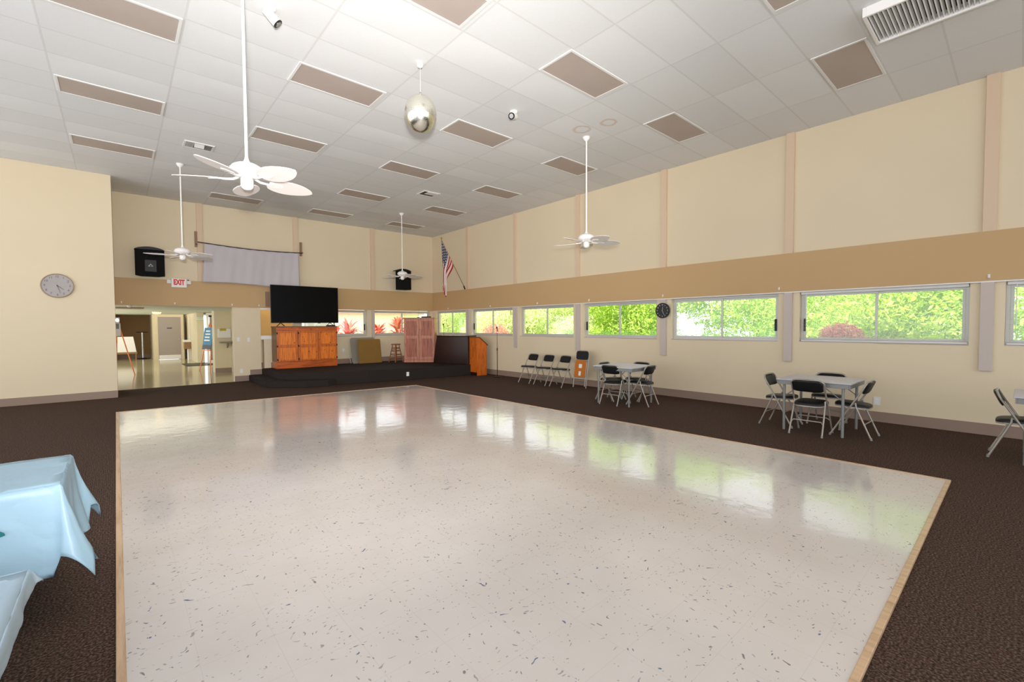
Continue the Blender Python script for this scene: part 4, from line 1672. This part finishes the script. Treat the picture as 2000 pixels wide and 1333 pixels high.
# thermostat box on left jamb
t = thing('emergency_light', (-9.12, -.55, 1.75), 'white box fixed to the left jamb of the foyer opening', 'light fitting')
box((0, -.09, -.065), (.07, .09, .065)).build('housing', M['white'], t, .006)
MB().cyl((.03, -.09, 0), (.03, -.11, 0), .035, n=14).build('lamp', M['pipe'], t)
t = thing('ceiling_sensor', (-8.85, .12, FH - .0), 'small white sensor under the beam at the left of the opening', 'sensor')
MB().lathe([(0, -.06), (.035, -.05), (.05, -.02), (.05, 0), (0, 0)], 16).build('dome', M['white'], t)
t = thing('wall_sconce', (-9.02, 1.6, 2.02), 'pinkish brown ceiling panel at the top left of the foyer', 'light fitting')
box((-.1, -.3, .09), (.5, .3, .119)).build('panel', M['brown_metal'], t)

# drinking fountain/sink in far alcove
t = thing('wall_sink', (-6.62, 13.55, 0), 'wall sink with brown louvered panel and tall pipe at the back of the foyer', 'sink')
t.location = (-6.30, 8.9, 0)
t.location = (-6.62 + .16, 11.6, 0)
box((-.30, -.25, .88), (0, .25, .98)).build('basin', M['white'], t, .01)
box((-.26, -.22, .55), (0, .22, .88)).build('louvered_panel', M['brown_wall'], t)
MB().cyl((-.1, 0, .0), (-.1, 0, .55), .05, n=12).build('drain_pipe', M['white'], t)
MB().cyl((-.04, 0, .98), (-.04, 0, 2.1), .02, n=10).build('riser_pipe', M['white_matte'], t)

# towel dispenser, shelf
t = thing('towel_dispenser', (-6.30, 3.5, 1.20), 'pale paper towel dispenser with yellow label on the foyer divider', 'dispenser')
box((-.19, -.12, 0), (.19, 0, .32)).build('housing', M['white_matte'], t, .01)
box((-.14, -.124, .25), (.05, -.12, .33)).build('label_strip', M['yellow'], t)
MB().cyl((.14, -.12, .28), (.14, -.135, .28), .022, n=12).build('lock', M['white'], t)
t = thing('wall_shelf', (-6.25, 3.5, 1.02), 'olive grey bracketed shelf under the towel dispenser', 'shelf')
box((-.20, -.28, 0), (.15, 0, .05)).build('shelf_board', M['concrete'], t, .004)
MB().prism([(-.26, -.0), (0, 0), (0, -.18)], .02, .06, lambda v: Vector((v.z, v.x, v.y))).build('bracket', M['concrete'], t)

# ================================================================== OUTDOORS
lawn = box((0.25, -30, -.2), (45, 45, -.05))
o = lawn.build('lawn', M['lawn'])
tag(o, 'bright lawn outside the right hand windows', 'grass', kind='stuff')
o = box((-4.2, .3, -.2), (.25, 45, -.05)).build('bounce_gravel', paint('pale_bounce_gravel', (222, 214, 204), .9, .1, 8))  # unseen ground, made pale so no green light bounces onto the building
tag(o, 'unseen pale gravel added for bounce light outside the back windows', 'gravel', kind='stuff')
rnd = random.Random(7)


def leaf_cloud(blobs, n, size, wid=.35, droop=.3):
    vs, fs = [], []
    tot = sum(b[3] * b[4] * b[5] for b in blobs)
    for (cx, cy, cz, rx, ry, rz_) in blobs:
        cnt = int(n * rx * ry * rz_ / tot)
        for _ in range(cnt):
            while True:
                p = Vector((rnd.uniform(-1, 1), rnd.uniform(-1, 1), rnd.uniform(-1, 1)))
                if .35 < p.length < 1: break
            c = Vector((cx + p.x * rx, cy + p.y * ry, cz + p.z * rz_))
            d = Vector((rnd.uniform(-1, 1), rnd.uniform(-1, 1), rnd.uniform(-1, .6) - droop)).normalized()
            s = d.cross(Vector((rnd.uniform(-1, 1), rnd.uniform(-1, 1), rnd.uniform(-1, 1)))).normalized()
            L = size * rnd.uniform(.6, 1.3)
            nrm = d.cross(s) * L * .08
            o = len(vs)
            vs += [c, c + d * L * .5 + s * L * wid / 2 + nrm, c + d * L, c + d * L * .5 - s * L * wid / 2 + nrm]
            fs += [(o, o + 1, o + 2), (o, o + 2, o + 3)]
    m = MB()
    m.v = [tuple(v) for v in vs]
    m.f = fs
    m.sm = [False] * len(fs)
    return m


def tree(name, loc, blobs, n, size, mat, trunks, label, cat, group=None, wid=.35):
    t = thing(name, loc, label, cat, group)
    me = leaf_cloud(blobs, n, size, wid)
    mm = bpy.data.meshes.new('foliage')
    mm.from_pydata(me.v, [], me.f)
    mm.materials.append(mat)
    o = bpy.data.objects.new('foliage', mm)
    C.objects.link(o)
    o.parent = t
    m = MB()
    for (a, b, r) in trunks:
        m.cyl(a, b, r, r * .7, 8)
    if trunks:
        m.build('trunk', M['bark'], t)
    return t


G = 'garden trees beyond the right hand windows'
specs = [(5.0, -13.6, 'leaf', 1.0), (6.2, -9.5, 'leaf', 1.1), (5.2, -6.2, 'leaf', 1.0), (7.0, -2.0, 'leaf_pale', 1.1), (6.0, 2.2, 'leaf_pale', 1.0), (9.0, 6.5, 'leaf_pale', 1.2), (8.5, 12.0, 'leaf_pale', 1.2), (5.2, -17.5, 'leaf', 1.0), (9.0, -11.5, 'leaf_pale', 1.3), (10.5, 1.5, 'leaf_pale', 1.4)]
where = ['dense green tree filling the wide blinded window', 'green leafy tree seen at the left of the blinded window', 'loose green tree behind the window right of the clock', 'pale tree through the right half of the window beside the clock',
         'pale green tree seen behind the black clock window', 'pale distant tree through the window over the wall chairs', 'pale distant tree through the microphone window', 'green tree beyond the right edge window',
         'tall pale tree standing behind the front garden trees', 'tall pale tree farthest off in the garden']
for (x, y, mt, s), lb in zip(specs, where):
    bl = []
    for q in range(8):
        bl.append((rnd.uniform(-1.2, 1.2) * s, rnd.uniform(-1.6, 1.6) * s, max(1.05 * s, rnd.uniform(.9, 2.9) * s), 1.0 * s, 1.2 * s, .9 * s))
    tree('garden_tree', (x, y, -.05), bl, 20000, .145 if mt == 'leaf' else .17, M[mt], [((0, 0, 0), (.1, .2, 1.6), .09), ((.1, .2, 1.5), (.5, .6, 2.6), .05), ((.1, .2, 1.5), (-.4, -.3, 2.7), .05)], lb, 'tree', G)
tree('flowering_shrub', (3.0, -12.3, -.05), [(0, 0, 1.1, .38, .50, .50), (0, .05, 1.36, .34, .40, .30)], 6000, .09, M['leaf_red'], [((0, 0, 0), (0, 0, .9), .03)], 'rounded pinkish red shrub outside the blinded window', 'shrub')
tree('flowering_shrub', (4.6, 1.9, -.05), [(0, 0, 1.25, .6, .8, .5)], 3000, .10, M['leaf_red'], [((0, 0, 0), (0, 0, .9), .03)], 'pinkish shrub outside the window over the wall chairs', 'shrub')
tree('clipped_hedge', (2.6, -8.6, -.05), [(0, q * .8, .86, .35, .6, .66) for q in range(-3, 6)], 16000, .07, M['leaf_hedge'], [((0, q * 1.1, 0), (0, q * 1.1, .6), .02) for q in range(-2, 4)], 'low clipped green hedge outside the windows beside the clock', 'hedge')

# red cordylines outside back windows
def cordyline(x, y, h, label, n=90):
    t = thing('cordyline_plant', (x, y, -.05), label, 'plant', 'red strap leaved plants outside the back windows')
    vs, fs = [], []
    for q in range(n):
        a = rnd.uniform(0, 2 * math.pi)
        el = rnd.uniform(.15, 1.35)
        L = rnd.uniform(.6, 1.0)
        w = .045
        p = Vector((0, 0, h * rnd.uniform(.7, 1)))
        prev = p
        d = Vector((math.cos(a) * math.cos(el), math.sin(a) * math.cos(el), math.sin(el)))
        s = Vector((-math.sin(a), math.cos(a), 0))
        o = len(vs)
        for k_ in range(6):
            f = k_ / 5
            c = p + d * L * f + Vector((0, 0, -.25 * L * f * f * 1.6))
            ww = w * math.sin(math.pi * min(1, f * .9 + .1)) + .003
            vs += [c - s * ww, c + s * ww]
        for k_ in range(5):
            fs.append((o + 2 * k_, o + 2 * k_ + 1, o + 2 * k_ + 3, o + 2 * k_ + 2))
    mm = bpy.data.meshes.new('leaves')
    mm.from_pydata([tuple(v) for v in vs], [], fs)
    mm.materials.append(M['leaf_cord'])
    o = bpy.data.objects.new('leaves', mm)
    C.objects.link(o)
    o.parent = t
    MB().cyl((0, 0, 0), (0, 0, h), .025, n=8).build('stem', M['bark'], t)


M['leaf_cord'] = mat_leaf('cordyline_leaves', (190, 60, 50), (220, 130, 110), (205, 180, 140))
cl = ['left of the television edge', 'just right of the television', 'in the middle of the television side window', 'at the latch of the television side window', 'at the left of the wardrobe side window', 'in the middle of the wardrobe side window', 'at the wardrobe edge']
for (x, y, h), lb in zip([(-3.45, 1.0, 1.3), (-2.7, 1.5, 1.45), (-2.1, 1.0, 1.25), (-1.5, 1.6, 1.4), (-.9, 1.1, 1.6), (-.3, 1.7, 1.4), (.3, 1.2, 1.45)], cl):
    cordyline(x, y, h, 'reddish strap leaved plant outside the back windows, ' + lb)
t = thing('neighbour_building', (-1, 9, 0), 'pale rendered building with pinkish roof edge beyond the back windows', 'building')
box((-4.5, 0, 0), (5.5, 4, 3.0)).build('wall', M['pale_render'], t)
box((-4.7, -.3, 2.25), (5.7, 0, 2.45)).build('roof', M['roofline'], t)
box((-1.0, -.04, .9), (.3, 0, 1.9)).build('window', M['alu'], t)
